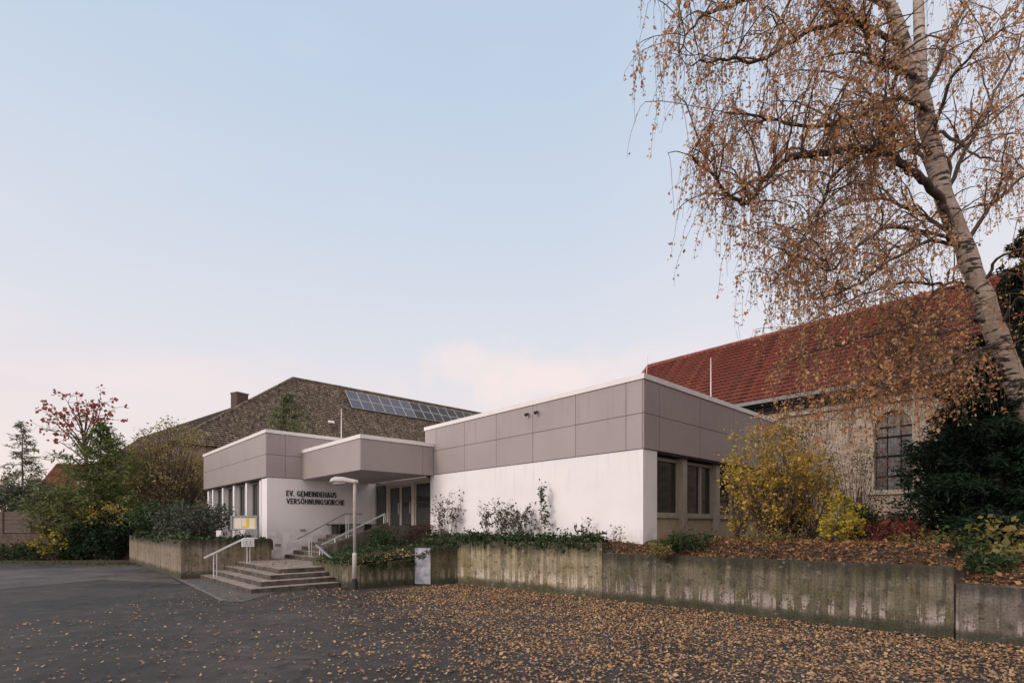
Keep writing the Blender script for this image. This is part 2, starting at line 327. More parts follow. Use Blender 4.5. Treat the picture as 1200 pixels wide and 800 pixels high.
def cobble():
    m, nt, N, L, b = nodes('cobbles')
    t = N.new('ShaderNodeTexCoord'); v = N.new('ShaderNodeTexVoronoi'); v.feature = 'DISTANCE_TO_EDGE'; v.inputs['Scale'].default_value = 8; v.inputs['Randomness'].default_value = .35; L.new(t.outputs['UV'], v.inputs['Vector'])
    v2 = N.new('ShaderNodeTexVoronoi'); v2.inputs['Scale'].default_value = 8; v2.inputs['Randomness'].default_value = .35; L.new(t.outputs['UV'], v2.inputs['Vector'])
    r = N.new('ShaderNodeValToRGB'); r.color_ramp.elements[0].color = (.06, .058, .056, 1); r.color_ramp.elements[1].color = (.14, .13, .125, 1); L.new(v2.outputs['Color'], r.inputs[0])
    k = N.new('ShaderNodeMapRange'); k.inputs[1].default_value = .01; k.inputs[2].default_value = .07; L.new(v.outputs[0], k.inputs[0])
    x = N.new('ShaderNodeMixRGB'); x.inputs[1].default_value = (.03, .032, .022, 1); L.new(k.outputs[0], x.inputs[0]); L.new(r.outputs[0], x.inputs[2]); L.new(x.outputs[0], b.inputs['Base Color'])
    b.inputs['Roughness'].default_value = .85
    bp = N.new('ShaderNodeBump'); bp.inputs['Strength'].default_value = .7; bp.inputs['Distance'].default_value = .02; L.new(k.outputs[0], bp.inputs['Height']); L.new(bp.outputs[0], b.inputs['Normal'])
    return m
M['cobble'] = cobble()

def tilemat(name, cols, tw, th, joint=(.03, .02, .018), lichen=None, bump=.7):
    """roof tiles by brick texture in metric UV, each tile its own tint, rounded across"""
    m, nt, N, L, b = nodes(name)
    t = N.new('ShaderNodeTexCoord'); sp = N.new('ShaderNodeSeparateXYZ'); L.new(t.outputs['UV'], sp.inputs[0])
    def mth(op, a, c):
        x = N.new('ShaderNodeMath'); x.operation = op
        for s, i in ((a, 0), (c, 1)):
            if isinstance(s, float): x.inputs[i].default_value = s
            else: L.new(s, x.inputs[i])
        return x.outputs[0]
    row = mth('DIVIDE', sp.outputs[1], th); ri = mth('FLOOR', row, 0.); rf = mth('FRACT', row, 0.)
    colx = mth('ADD', mth('DIVIDE', sp.outputs[0], tw), mth('MULTIPLY', mth('MODULO', ri, 2.), .5)); ci = mth('FLOOR', colx, 0.); cf = mth('FRACT', colx, 0.)
    cb = N.new('ShaderNodeCombineXYZ'); L.new(ci, cb.inputs[0]); L.new(ri, cb.inputs[1])
    wn_ = N.new('ShaderNodeTexWhiteNoise'); wn_.noise_dimensions = '2D'; L.new(cb.outputs[0], wn_.inputs['Vector'])
    r = N.new('ShaderNodeValToRGB'); cr = r.color_ramp
    while len(cr.elements) < len(cols): cr.elements.new(.5)
    for i, (e, c) in enumerate(zip(cr.elements, cols)): e.position = i / (len(cols) - 1); e.color = rgba(c)
    L.new(wn_.outputs[0], r.inputs[0]); c = r.outputs[0]
    n = N.new('ShaderNodeTexNoise'); n.inputs['Scale'].default_value = .9; n.inputs['Detail'].default_value = 8; L.new(t.outputs['UV'], n.inputs['Vector'])
    if lichen:
        k = N.new('ShaderNodeMapRange'); k.inputs[1].default_value = .5; k.inputs[2].default_value = .68; k.inputs[4].default_value = .7; L.new(n.outputs[0], k.inputs[0])
        x = N.new('ShaderNodeMixRGB'); x.inputs[2].default_value = rgba(lichen); L.new(k.outputs[0], x.inputs[0]); L.new(c, x.inputs[1]); c = x.outputs[0]
    arch = mth('SINE', mth('MULTIPLY', cf, math.pi), 0.)
    gap = N.new('ShaderNodeMapRange'); gap.inputs[1].default_value = .0; gap.inputs[2].default_value = .32; gap.inputs[3].default_value = .85; gap.inputs[4].default_value = 0; L.new(arch, gap.inputs[0])
    x = N.new('ShaderNodeMixRGB'); x.inputs[2].default_value = rgba(joint); L.new(gap.outputs[0], x.inputs[0]); L.new(c, x.inputs[1])
    L.new(x.outputs[0], b.inputs['Base Color']); b.inputs['Roughness'].default_value = .8; b.inputs['Specular IOR Level'].default_value = .3
    bp = N.new('ShaderNodeBump'); bp.inputs['Strength'].default_value = bump; bp.inputs['Distance'].default_value = .05; L.new(arch, bp.inputs['Height']); L.new(bp.outputs[0], b.inputs['Normal'])
    return m
M['tile_brown'] = tilemat('tiles_brown', [(.035, .027, .021), (.20, .155, .115), (.09, .068, .052), (.34, .27, .20), (.055, .042, .034), (.24, .19, .145)], .17, .21, lichen=(.13, .10, .075))
M['tile_red'] = tilemat('tiles_red', [(.20, .060, .046), (.28, .090, .066), (.24, .072, .054), (.31, .12, .085), (.145, .048, .040), (.25, .078, .058)], .24, .30, joint=(.05, .018, .015), lichen=(.13, .065, .05))
M['tile_dark'] = tilemat('tiles_dark', [(.035, .022, .018), (.06, .04, .032), (.045, .03, .024)], .25, .33)
M['tile_orange'] = tilemat('tiles_orange', [(.30, .10, .055), (.40, .15, .09), (.34, .12, .07)], .25, .33)

def stonewall():
    m, nt, N, L, b = nodes('church_render')
    t = N.new('ShaderNodeTexCoord'); mp = N.new('ShaderNodeMapping'); mp.inputs['Scale'].default_value = (1.2, 2.6, 1); mp.inputs['Rotation'].default_value = (0, 0, .25); L.new(t.outputs['UV'], mp.inputs[0])
    n = N.new('ShaderNodeTexNoise'); n.inputs['Scale'].default_value = 1.6; n.inputs['Detail'].default_value = 9; n.inputs['Roughness'].default_value = .62; L.new(mp.outputs[0], n.inputs['Vector'])
    r = N.new('ShaderNodeValToRGB'); cr = r.color_ramp; cr.elements.new(.5)
    for e, p, c in zip(cr.elements, (.3, .5, .72), ((.20, .15, .11), (.36, .29, .23), (.48, .40, .34))): e.position = p; e.color = rgba(c)
    L.new(n.outputs[0], r.inputs[0])
    L.new(r.outputs[0], b.inputs['Base Color']); b.inputs['Roughness'].default_value = .92; b.inputs['Specular IOR Level'].default_value = .2
    n3 = N.new('ShaderNodeTexNoise'); n3.inputs['Scale'].default_value = 9; n3.inputs['Detail'].default_value = 6; L.new(mp.outputs[0], n3.inputs['Vector'])
    bp = N.new('ShaderNodeBump'); bp.inputs['Strength'].default_value = .6; bp.inputs['Distance'].default_value = .04
    L.new(n3.outputs[0], bp.inputs['Height']); L.new(bp.outputs[0], b.inputs['Normal'])
    return m
M['church'] = stonewall()
M['house_wall'] = plain('house_render', (.42, .30, .26), .9, var=.08)
M['pink_wall'] = plain('pink_render', (.55, .40, .38), .9, var=.06)
M['fence_wood'] = plain('fence_wood', (.105, .08, .066), .85, var=.35, scale=3, stretch=(1, 1, 7))
M['old_brick'] = plain('old_brick_wall', (.10, .07, .055), .95, var=.4, scale=5, bump=.6, bscale=18)

def barkmat():
    m, nt, N, L, b = nodes('birch_bark')
    t = N.new('ShaderNodeTexCoord')
    m1 = N.new('ShaderNodeMapping'); m1.inputs['Scale'].default_value = (2.4, 2.4, 11); L.new(t.outputs['Object'], m1.inputs[0])
    n1 = N.new('ShaderNodeTexNoise'); n1.inputs['Scale'].default_value = 1.5; n1.inputs['Detail'].default_value = 6; n1.inputs['Roughness'].default_value = .6; L.new(m1.outputs[0], n1.inputs['Vector'])
    n2 = N.new('ShaderNodeTexNoise'); n2.inputs['Scale'].default_value = 2.2; n2.inputs['Detail'].default_value = 8; n2.inputs['Roughness'].default_value = .7; L.new(t.outputs['Object'], n2.inputs['Vector'])
    r0 = N.new('ShaderNodeValToRGB'); r0.color_ramp.elements[0].position = .3; r0.color_ramp.elements[1].position = .65
    r0.color_ramp.elements[0].color = (.17, .125, .09, 1); r0.color_ramp.elements[1].color = (.50, .40, .34, 1); L.new(n2.outputs[0], r0.inputs[0])
    k = N.new('ShaderNodeMapRange'); k.inputs[1].default_value = .56; k.inputs[2].default_value = .61; kk = N.new('ShaderNodeMath'); kk.operation = 'MULTIPLY_ADD'; kk.inputs[1].default_value = .55; L.new(n2.outputs[0], kk.inputs[0]); kj = N.new('ShaderNodeMath'); kj.operation = 'MULTIPLY'; kj.inputs[1].default_value = .55; L.new(n1.outputs[0], kj.inputs[0]); L.new(kj.outputs[0], kk.inputs[2]); L.new(kk.outputs[0], k.inputs[0])
    k2 = N.new('ShaderNodeMapRange'); k2.inputs[1].default_value = .60; k2.inputs[2].default_value = .66; L.new(n2.outputs[0], k2.inputs[0])
    mx = N.new('ShaderNodeMath'); mx.operation = 'MAXIMUM'; L.new(k.outputs[0], mx.inputs[0])
    m5 = N.new('ShaderNodeMath'); m5.operation = 'MULTIPLY'; m5.inputs[1].default_value = .85; L.new(k2.outputs[0], m5.inputs[0]); L.new(m5.outputs[0], mx.inputs[1])
    x = N.new('ShaderNodeMixRGB'); x.inputs[2].default_value = (.03, .022, .018, 1); L.new(mx.outputs[0], x.inputs[0]); L.new(r0.outputs[0], x.inputs[1])
    L.new(x.outputs[0], b.inputs['Base Color']); b.inputs['Roughness'].default_value = .8
    bp = N.new('ShaderNodeBump'); bp.inputs['Strength'].default_value = .8; bp.inputs['Distance'].default_value = .03; bp.invert = True
    L.new(n1.outputs[0], bp.inputs['Height']); L.new(bp.outputs[0], b.inputs['Normal'])
    return m
M['birch'] = barkmat()
M['limb'] = plain('birch_limb', (.060, .042, .032), .9, var=.5, scale=9, bump=.4)

M['L_birch'] = leafmat('leaf_birch', [(.40, .17, .09), (.60, .33, .14), (.50, .24, .12), (.68, .42, .16), (.46, .21, .12), (.58, .31, .18), (.74, .50, .23), (.34, .14, .08)], trans=.5)
M['L_litter'] = leafmat('leaf_litter', [(.11, .06, .038), (.36, .21, .11), (.46, .29, .16), (.20, .11, .065), (.52, .34, .18), (.30, .17, .10), (.56, .40, .23), (.15, .085, .055)], trans=.05, rough=.75)
M['L_old'] = leafmat('leaf_old_litter', [(.07, .035, .022), (.22, .115, .05), (.32, .18, .085), (.13, .06, .035), (.38, .23, .10), (.18, .09, .05), (.10, .05, .03)], trans=.05, rough=.8)
M['L_yew'] = leafmat('leaf_yew', [(.010, .024, .014), (.018, .040, .020), (.012, .030, .018), (.028, .050, .022)], trans=.1)
M['L_yellow'] = leafmat('leaf_yellow', [(.36, .22, .05), (.62, .42, .08), (.48, .33, .07), (.26, .23, .06), (.68, .46, .10), (.18, .16, .05), (.55, .32, .08)], trans=.3)
M['L_bright'] = leafmat('leaf_bright_yellow', [(.50, .36, .03), (.36, .30, .04), (.20, .22, .04), (.56, .42, .06), (.42, .30, .03)], trans=.3)
M['L_red'] = leafmat('leaf_red', [(.20, .03, .025), (.12, .028, .02), (.30, .06, .04), (.07, .055, .03), (.15, .04, .028)], trans=.2)
M['L_green'] = leafmat('leaf_green', [(.020, .045, .018), (.035, .065, .022), (.055, .085, .028), (.028, .05, .022)], trans=.2)
M['L_ivy'] = leafmat('leaf_ivy', [(.016, .034, .014), (.028, .055, .020), (.045, .075, .028), (.075, .10, .04), (.022, .04, .018)], trans=.15, rough=.45)
M['L_olive'] = leafmat('leaf_olive', [(.14, .13, .045), (.24, .20, .06), (.10, .11, .035), (.32, .23, .08), (.18, .16, .05)], trans=.3)
M['L_tan'] = leafmat('leaf_tan', [(.20, .14, .06), (.28, .20, .08), (.15, .12, .05), (.12, .06, .045), (.23, .18, .07)], trans=.3)
M['L_teal'] = leafmat('leaf_teal', [(.05, .07, .05), (.08, .11, .08), (.04, .055, .04), (.12, .13, .09), (.10, .07, .05)], trans=.1)
M['L_cypress'] = leafmat('leaf_cypress', [(.06, .09, .038), (.13, .15, .052), (.22, .21, .07), (.08, .11, .045)], trans=.15)
M['L_spruce'] = leafmat('leaf_spruce', [(.14, .16, .09), (.21, .22, .12), (.10, .12, .07), (.28, .25, .14)], trans=.15)
M['L_feather'] = leafmat('leaf_feather', [(.07, .11, .04), (.13, .17, .055), (.20, .22, .075), (.09, .13, .05), (.16, .18, .07)], trans=.25)
M['L_pale'] = leafmat('leaf_pale_yellow', [(.30, .25, .10), (.42, .34, .14), (.24, .22, .09), (.36, .27, .12), (.20, .19, .08)], trans=.3)
M['L_maple'] = leafmat('leaf_maple', [(.30, .09, .075), (.38, .13, .10), (.24, .07, .06), (.42, .17, .12)], trans=.3)
M['L_plum'] = leafmat('leaf_plum', [(.06, .025, .02), (.09, .035, .028), (.045, .035, .02), (.12, .05, .03)], trans=.2)
M['L_wisp'] = leafmat('leaf_wisp', [(.05, .075, .035), (.08, .095, .045), (.10, .075, .045), (.05, .045, .03)], trans=.2)
M['grass'] = leafmat('grass_blade', [(.05, .07, .02), (.10, .12, .03), (.07, .085, .025)], trans=.2)

# ---------------------------------------------------------------- mesh helpers
def tag(o, label=None, cat=None, group=None, kind=None):
    if label: o['label'] = label
    if cat: o['category'] = cat
    if group: o['group'] = group
    if kind: o['kind'] = kind
    return o
def thing(name, label, cat, base, group=None):
    o = bpy.data.objects.new(name, None); o.empty_display_size = .2; o.location = base; COL.objects.link(o)
    return tag(o, label, cat, group)
def rootloc(p):
    s = Vector((0, 0, 0))
    while p is not None: s = s + p.location; p = p.parent
    return s
class MB:
    def __init__(s): s.v = []; s.f = []; s.smooth = False; s.arr = []
    def poly(s, pts):
        n = len(s.v); s.v += [tuple(p) for p in pts]; s.f.append(tuple(range(n, n + len(pts)))); return s
    def hexa(s, a):                                # a: 8 points, bottom 4 ccw then top 4
        n = len(s.v); s.v += [tuple(p) for p in a]
        for q in ((3, 2, 1, 0), (4, 5, 6, 7), (0, 1, 5, 4), (1, 2, 6, 5), (2, 3, 7, 6), (3, 0, 4, 7)): s.f.append(tuple(n + k for k in q))
        return s
    def ub(s, u0, u1, v0, v1, z0, z1):             # box in the building's axes
        return s.hexa([W(u0, v0, z0), W(u1, v0, z0), W(u1, v1, z0), W(u0, v1, z0), W(u0, v0, z1), W(u1, v0, z1), W(u1, v1, z1), W(u0, v1, z1)])
    def ext(s, pts, z0, z1):                       # vertical prism; z1 may be a list per corner
        n = len(pts); b = len(s.v)
        zt = z1 if isinstance(z1, (list, tuple)) else [z1] * n
        s.v += [(p[0], p[1], z0) for p in pts] + [(p[0], p[1], zt[i]) for i, p in enumerate(pts)]
        s.f.append(tuple(b + k for k in range(n - 1, -1, -1))); s.f.append(tuple(b + n + k for k in range(n)))
        for i in range(n): j = (i + 1) % n; s.f.append((b + i, b + j, b + n + j, b + n + i))
        return s
    def bar(s, a, b, w, h):                        # rectangular bar between two points, w horizontal, h vertical
        a, b = Vector(a), Vector(b); d = (b - a).normalized(); up = Vector((0, 0, 1))
        if abs(d.z) > .95: up = Vector((dR[0], dR[1], 0))
        x = d.cross(up).normalized() * (w / 2); y = x.cross(d).normalized() * (h / 2)
        return s.hexa([a - x - y, a + x - y, b + x - y, b - x - y, a - x + y, a + x + y, b + x + y, b - x + y])
    def tube(s, pts, rad, seg=8, caps=True):
        pts = np.array(pts, float); n = len(pts)
        if not hasattr(rad, '__len__'): rad = [rad] * n
        tg = np.gradient(pts, axis=0); tg /= np.maximum(np.linalg.norm(tg, axis=1, keepdims=True), 1e-9)
        ref = np.array([0, 0, 1.]) if abs(tg[0][2]) < .8 else np.array([1., 0, 0])
        b = len(s.v)
        for i in range(n):
            x = np.cross(tg[i], ref); x /= max(np.linalg.norm(x), 1e-9); y = np.cross(x, tg[i])
            for k in range(seg):
                a = 2 * math.pi * k / seg
                s.v.append(tuple(pts[i] + rad[i] * (math.cos(a) * x + math.sin(a) * y)))
        for i in range(n - 1):
            for k in range(seg):
                j = (k + 1) % seg
                s.f.append((b + i * seg + k, b + i * seg + j, b + (i + 1) * seg + j, b + (i + 1) * seg + k))
        if caps and seg > 3:
            s.f.append(tuple(b + k for k in range(seg - 1, -1, -1))); s.f.append(tuple(b + (n - 1) * seg + k for k in range(seg)))
        return s
    def build(s, name, mat, parent=None, loc=None, smooth=False, bevel=0., label=None):
        me = bpy.data.meshes.new(name)
        off = rootloc(parent) if parent is not None else Vector(loc or (0, 0, 0))
        V = np.array(s.v, float) - np.array(off)
        me.from_pydata(V.tolist(), [], s.f); me.update()
        if mat: me.materials.append(mat)
        # metric UVs: along the face's level direction, and up its slope
        uvl = me.uv_layers.new(name='UVMap'); Wv = np.array(s.v, float)
        for p in me.polygons:
            nn = p.normal
            if abs(nn.z) > .9: t = Vector((dR[0], dR[1], 0)); q = Vector((dL[0], dL[1], 0))
            else:
                t = Vector((-nn.y, nn.x, 0)).normalized(); q = nn.cross(t)
                if q.z < 0: q = -q
                if abs(nn.z) < .05: q = Vector((0, 0, 1))
            for li in p.loop_indices:
                c = Wv[me.loops[li].vertex_index]
                uvl.data[li].uv = (c[0] * t.x + c[1] * t.y + c[2] * t.z, c[0] * q.x + c[1] * q.y + c[2] * q.z)
        if smooth:
            for p in me.polygons: p.use_smooth = True
        o = bpy.data.objects.new(name, me)
        if parent is not None: o.parent = parent
        else: o.location = off
        COL.objects.link(o)
        if bevel:
            md = o.modifiers.new('bevel', 'BEVEL'); md.width = bevel; md.segments = 2; md.limit_method = 'ANGLE'; md.angle_limit = R(40)
        if label: o['label'] = label
        return o
def leaves(name, pts, size, mat, parent=None, loc=None, aspect=.6, flat=0., droop=0., ground=None):
    """one mesh of small folded leaves; every leaf a separate island"""
    pts = np.asarray(pts, float); n = len(pts)
    sz = size * np.clip(rng.lognormal(-.05, .32, n), .45, 1.9)[:, None]
    a = rng.normal(size=(n, 3)); a[:, 2] *= (1 - flat); a[:, 2] -= droop; a /= np.linalg.norm(a, axis=1, keepdims=True)
    b = rng.normal(size=(n, 3)); b[:, 2] *= (1 - flat); b -= (b * a).sum(1, keepdims=True) * a; b /= np.maximum(np.linalg.norm(b, axis=1, keepdims=True), 1e-6)
    c = np.cross(a, b); c *= np.sign(c[:, 2:3] + 1e-9)
    fold = rng.uniform(-.05, .3, n)[:, None]
    p0 = pts; p1 = pts + a * sz * .5 + b * sz * aspect * .5 + c * sz * fold * .5; p2 = pts + a * sz; p3 = pts + a * sz * .5 - b * sz * aspect * .5 + c * sz * fold * .5
    off = np.array(rootloc(parent) if parent is not None else Vector(loc or (0, 0, 0)))
    V = np.stack([p0, p1, p2, p3], 1).reshape(-1, 3) - off
    base = np.arange(n) * 4
    T = np.stack([base, base + 1, base + 2, base, base + 2, base + 3], 1).reshape(-1)
    me = bpy.data.meshes.new(name)
    me.vertices.add(4 * n); me.vertices.foreach_set('co', V.reshape(-1))
    me.loops.add(6 * n); me.loops.foreach_set('vertex_index', T.astype(np.int32))
    me.polygons.add(2 * n); me.polygons.foreach_set('loop_start', np.arange(0, 6 * n, 3, dtype=np.int32)); me.polygons.foreach_set('loop_total', np.full(2 * n, 3, np.int32))
    me.update(calc_edges=True); me.validate()
    me.materials.append(mat)
    o = bpy.data.objects.new(name, me)
    if parent is not None: o.parent = parent
    else: o.location = off
    COL.objects.link(o)
    return o
def struct(mb, name, mat, **k):
    o = mb.build(name, mat, **k); o['kind'] = 'structure'; return o

# ================================================================= GROUND
def sheet(name, pts, z, mat):
    mb = MB(); mb.poly([(p[0], p[1], z) for p in pts]); return struct(mb, name, mat)
sheet('ground', [(-500, -60), (500, -60), (500, 900), (-500, 900)], 0.0, M['asphalt'])
old = [G(-330, 690), G(0, 690), G(120, 679), G(213, 684), G(176, 661), G(0, 668), G(-330, 674)]
sheet('old_asphalt', [p[:2] for p in old], .004, M['asphalt_old'])
sheet('cobble_strip', [G(176, 661.5)[:2], G(212, 681.5)[:2], G(262, 704)[:2], G(283, 705.5)[:2], G(330, 692)[:2], G(236, 660)[:2]], .008, M['cobble'])
sheet('kerb_line', [G(174, 661.5)[:2], G(259, 704.3)[:2], G(265, 703.6)[:2], G(177, 661)[:2]], .012, plain('kerb_stone', (.13, .12, .115), .8, var=.2))
sheet('verge', [(-60, 24.2), (-20.4, 25.6), (-19.0, 26.4), (-19.2, 28.3), (-60, 28.3)], .006, M['soil'])

# planting bed on the right, behind the long concrete walls
wallpts = [(13.3, 9.80), (13.09, 9.82), (7.91, 10.34), (1.31, 10.81), (-.2, 10.86), (-14, 11.2)]
def uw(v):
    xs = [p[0] for p in wallpts][::-1]; ys = [p[1] for p in wallpts][::-1]
    return float(np.interp(v, xs, ys))
def ztop(v): return 1.24 if v > 7.91 else (1.07 if v > 1.31 else .80)
def bedz(u, v):
    t = max(0., min(1., (u - uw(v) - .12) / (0.9 if v > 1.5 else 2.6))); t = t * t * (3 - 2 * t)
    z = ztop(v) + (1.43 - ztop(v)) * t
    z += .03 * math.sin(3.1 * u + 1.7 * v) * math.sin(2.3 * v) * min(1, (u - uw(v)))
    return z
mb = MB(); NU, NV = 40, 120
for i in range(NV + 1):
    v = -14 + 30.0 * i / NV
    for j in range(NU + 1):
        s = (j / NU) ** 1.8; u = uw(v) + .1 + s * (25 - uw(v)); mb.v.append(W(u, v, bedz(u, v)))
for i in range(NV):
    for j in range(NU):
        a = i * (NU + 1) + j; mb.f.append((a, a + 1, a + NU + 2, a + NU + 1))
struct(mb, 'planting_bed', M['soil'], smooth=True)
# planter bed beside the steps
def pz(u, v): return .66 + .13 * max(0, min(1, (u - 6.95) / 1.8)) + .36 * max(0, min(1, (v - 14.2) / 2.0)) * max(.15, min(1, (u - 6.9) / 1.2)) + .30 * max(0, min(1, (u - 8.65) / .35)) * max(0, min(1, (15.5 - v) / 1.3)) + .02 * math.sin(5 * u + 3 * v)
mb = MB()
for i in range(21):
    for j in range(21):
        u = 6.95 + 4.2 * j / 20; v = 13.35 + 3.45 * i / 20
        if u < 8.9: v = 13.95 + 2.85 * i / 20
        mb.v.append(W(u, v, pz(u, v)))
for i in range(20):
    for j in range(20):
        a = i * 21 + j; mb.f.append((a, a + 1, a + 22, a + 21))
struct(mb, 'planter_soil', M['soil'], smooth=True)
mb = MB(); mb.ub(3.95, 6.82, 20.69, 60, .9, 1.27); mb.ub(3.95, 40, 33, 60, .8, 1.26)
struct(mb, 'garden_ground', M['soil'])

# ================================================================= RETAINING WALLS
def wallseg(name, a, b, th, z0, za, zb, mat, label, back, cat='retaining wall', group='concrete retaining walls round the raised beds', bevel=.012):
    """wall between plan points a and b (outer face); back = unit plan vector into the bed"""
    mb = MB(); a2 = (a[0] + back[0] * th, a[1] + back[1] * th); b2 = (b[0] + back[0] * th, b[1] + back[1] * th)
    mb.ext([a, b, b2, a2] if ((b[0] - a[0]) * back[1] - (b[1] - a[1]) * back[0]) > 0 else [b, a, a2, b2], z0, [za, zb, zb, za] if ((b[0] - a[0]) * back[1] - (b[1] - a[1]) * back[0]) > 0 else [zb, za, za, zb])
    o = mb.build(name, mat, loc=(a[0], a[1], 0), bevel=bevel)
    return tag(o, label, cat, group)
p535, p705, p1119 = W(9.78, 13.09)[:2], W(10.34, 7.91)[:2], W(10.81, 1.31)[:2]
pend = W(11.1, -9)[:2]
def lerp(a, b, t): return (a[0] + (b[0] - a[0]) * t, a[1] + (b[1] - a[1]) * t)
bk = (dR[0], dR[1])
wallseg('retaining_wall', p535, lerp(p535, p705, .998), .22, -.3, 1.34, 1.39, M['conc_a'], 'tall board-marked concrete wall with pale streaks and ivy on top, under the blank white wall', bk)
wallseg('retaining_wall', p705, lerp(p705, p1119, .9975), .22, -.3, 1.14, 1.15, M['conc_b'], 'long dark mossy concrete wall in front of the yellow bushes and leaf-covered bed', bk)
wallseg('retaining_wall', p1119, pend, .22, -.3, .885, .885, M['conc_c'], 'lowest paler concrete wall at the far right below the dark evergreen', bk)
# left wall, L-shaped
mb = MB()
mb.ub(3.78, 6.69, 20.46, 20.68, -.3, 1.33); mb.ub(3.78, 4.0, 20.68, 32.6, -.3, 1.329)
tag(mb.build('retaining_wall', M['conc_d'], loc=W(3.78, 20.46)), 'brown board-marked concrete wall with ivy on top, left of the entrance steps', 'retaining wall', 'concrete retaining walls round the raised beds')
# planter wall by the lamp
mb = MB()
mb.ext([W(6.80, 16.9), W(6.84, 14.05), W(7.02, 14.05), W(7.02, 16.9)], -.3, [.78, .68, .68, .78])
mb.ext([W(6.84, 14.05), W(6.93, 13.86), W(8.70, 13.80), W(8.70, 14.02), W(7.02, 14.05)], -.3, [.68, .68, .82, .82, .68])
mb.f = [f[::-1] if False else f for f in mb.f]
tag(mb.build('planter_wall', M['conc_e'], loc=W(6.9, 13.9), bevel=.01), 'low dark concrete planter wall overgrown with ivy behind the lamp post', 'planter wall')
# pillar block with the grey painted panel
t = thing('meter_pillar', 'short green-stained concrete block with a pale grey painted panel, between the two planter walls', 'pillar', W(8.9, 13.4))
mb = MB(); mb.ext([W(8.69, 13.78), W(8.97, 13.30), W(9.78, 13.05), W(9.92, 13.55), W(9.2, 14.0)], -.3, [1.16, 1.16, 1.2, 1.2, 1.16]); mb.build('block', M['conc_e'], t, bevel=.01)
a, b = np.array(W(8.69, 13.78)), np.array(W(8.97, 13.30)); d = (b - a) / np.linalg.norm(b - a); nrm = np.array([-abs(d[1]), -abs(d[0]), 0]); nrm = np.array([d[1], -d[0], 0]); nrm = nrm if nrm[1] < 0 else -nrm
a2, b2 = a + d * .03, b - d * .01
mb = MB(); mb.ext([a2 + nrm * .03, b2 + nrm * .03, b2 - nrm * .004, a2 - nrm * .004][::1], .04, 1.13)
m_panel = plain('grey_painted_panel', (.24, .28, .36), .6, var=.3, scale=4.5, c2=(.46, .45, .49)); mb.build('panel', m_panel, t)

# ================================================================= STEPS
t = thing('lower_steps', 'wide weathered concrete corner steps with four treads rising from the asphalt to a landing', 'steps', W(5.5, 17))
RS, TU, TV = .1325, .37, .385
for i in range(4):
    z1 = RS * (i + 1); u0 = 4.34 + TU * i; v0 = 14.86 + TV * i
    mb = MB(); mb.ub(u0, 6.80 if i < 3 else 7.48, v0, 20.45, -.2 if i == 0 else z1 - RS + .001, z1)
    if i == 3: mb = MB(); mb.ub(u0, 7.6, v0 + 0, 21.33, z1 - RS + .001, z1)
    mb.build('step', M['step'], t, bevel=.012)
t = thing('upper_steps', 'narrow concrete stair flight climbing along the lettered white wall to the entrance', 'steps', W(8.3, 19, .53))
for i in range(6):
    z1 = .53 + .1533 * (i + 1); u0 = 7.48 + .335 * i
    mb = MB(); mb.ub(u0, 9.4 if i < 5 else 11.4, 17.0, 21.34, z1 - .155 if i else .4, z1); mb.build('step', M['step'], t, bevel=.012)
mb = MB()
mb.ext([W(7.15, 16.78), W(9.5, 16.78), W(9.5, 16.995), W(7.15, 16.995)], .3, [1.08, 1.93, 1.93, 1.08])
tag(mb.build('cheek_wall', M['conc_stair'], loc=W(7.2, 16.8, 0), bevel=.01), 'sloping concrete side wall of the upper stair flight', 'stair wall')
mb = MB(); mb.ub(9.505, 11.08, 16.78, 16.99, .3, 1.83)
tag(mb.build('parapet', M['conc_stair'], loc=W(10.2, 16.8, 0), bevel=.01), 'low concrete parapet hiding the foot of the entrance doors', 'parapet')

# ================================================================= PARISH HALL
hall = thing('parish_hall', 'flat-roofed white parish hall with taupe panelled fascia and projecting entrance canopy', 'building', W(11.12, 7.24, 1.2))
ZB, ZS, ZP, ZC = 3.71, 4.59, 5.42, 5.555
g = .007
def fascia_face(mb, fixed, val, depth, s0, seams, s1, rows, back):
    """cladding boards with open joints. fixed 'u' -> face at u=val running along v, else the reverse. back=+1: body lies at larger coordinate"""
    ed = [s0] + seams + [s1]
    for a, b in zip(ed[:-1], ed[1:]):
        for z0, z1 in rows:
            x0, x1 = (val, val + depth * back) if back > 0 else (val - depth, val)
            if fixed == 'u': mb.ub(x0, x1, a + g, b - g, z0 + g, z1 - g)
            else: mb.ub(a + g, b - g, x0, x1, z0 + g, z1 - g)
# --- main wing
mw = MB()
mw.ub(11.14, 11.35, 7.27, 16.5, .9, 3.70)                   # blank front wall
mw.ub(11.351, 11.77, 7.27, 7.6, .9, 3.70)                     # return pier
mw.ub(11.14, 11.45, 16.501, 16.56, .9, 3.70)
mw.build('wall', M['plaster'], hall, label='blank white rendered front wall')
mb = MB(); mb.ub(11.155, 20.94, 7.275, 16.86, 3.66, 5.40); mb.build('fascia_core', M['joint'], hall)
mb = MB(); rows = [(ZB, ZS), (ZS, ZP)]
fascia_face(mb, 'u', 11.12, .033, 7.277, [7.24 + s for s in (.52, 2.18, 3.85, 5.52, 7.2, 8.87)], 16.89, rows, 1)
fascia_face(mb, 'v', 7.24, .033, 11.121, [11.12 + s for s in (.72, 2.83, 4.93, 7.03, 9.13)], 20.97, rows, 1)
mb.build('fascia_panels', M['clad'], hall)
mb = MB(); mb.ub(11.09, 21.0, 7.21, 16.92, ZP + .004, ZC); mb.build('roof_edge', M['cap'], hall)
mb = MB(); mb.ub(11.3, 20.8, 7.42, 16.7, ZC, ZC + .01); mb.build('roof', M['roofing'], hall)
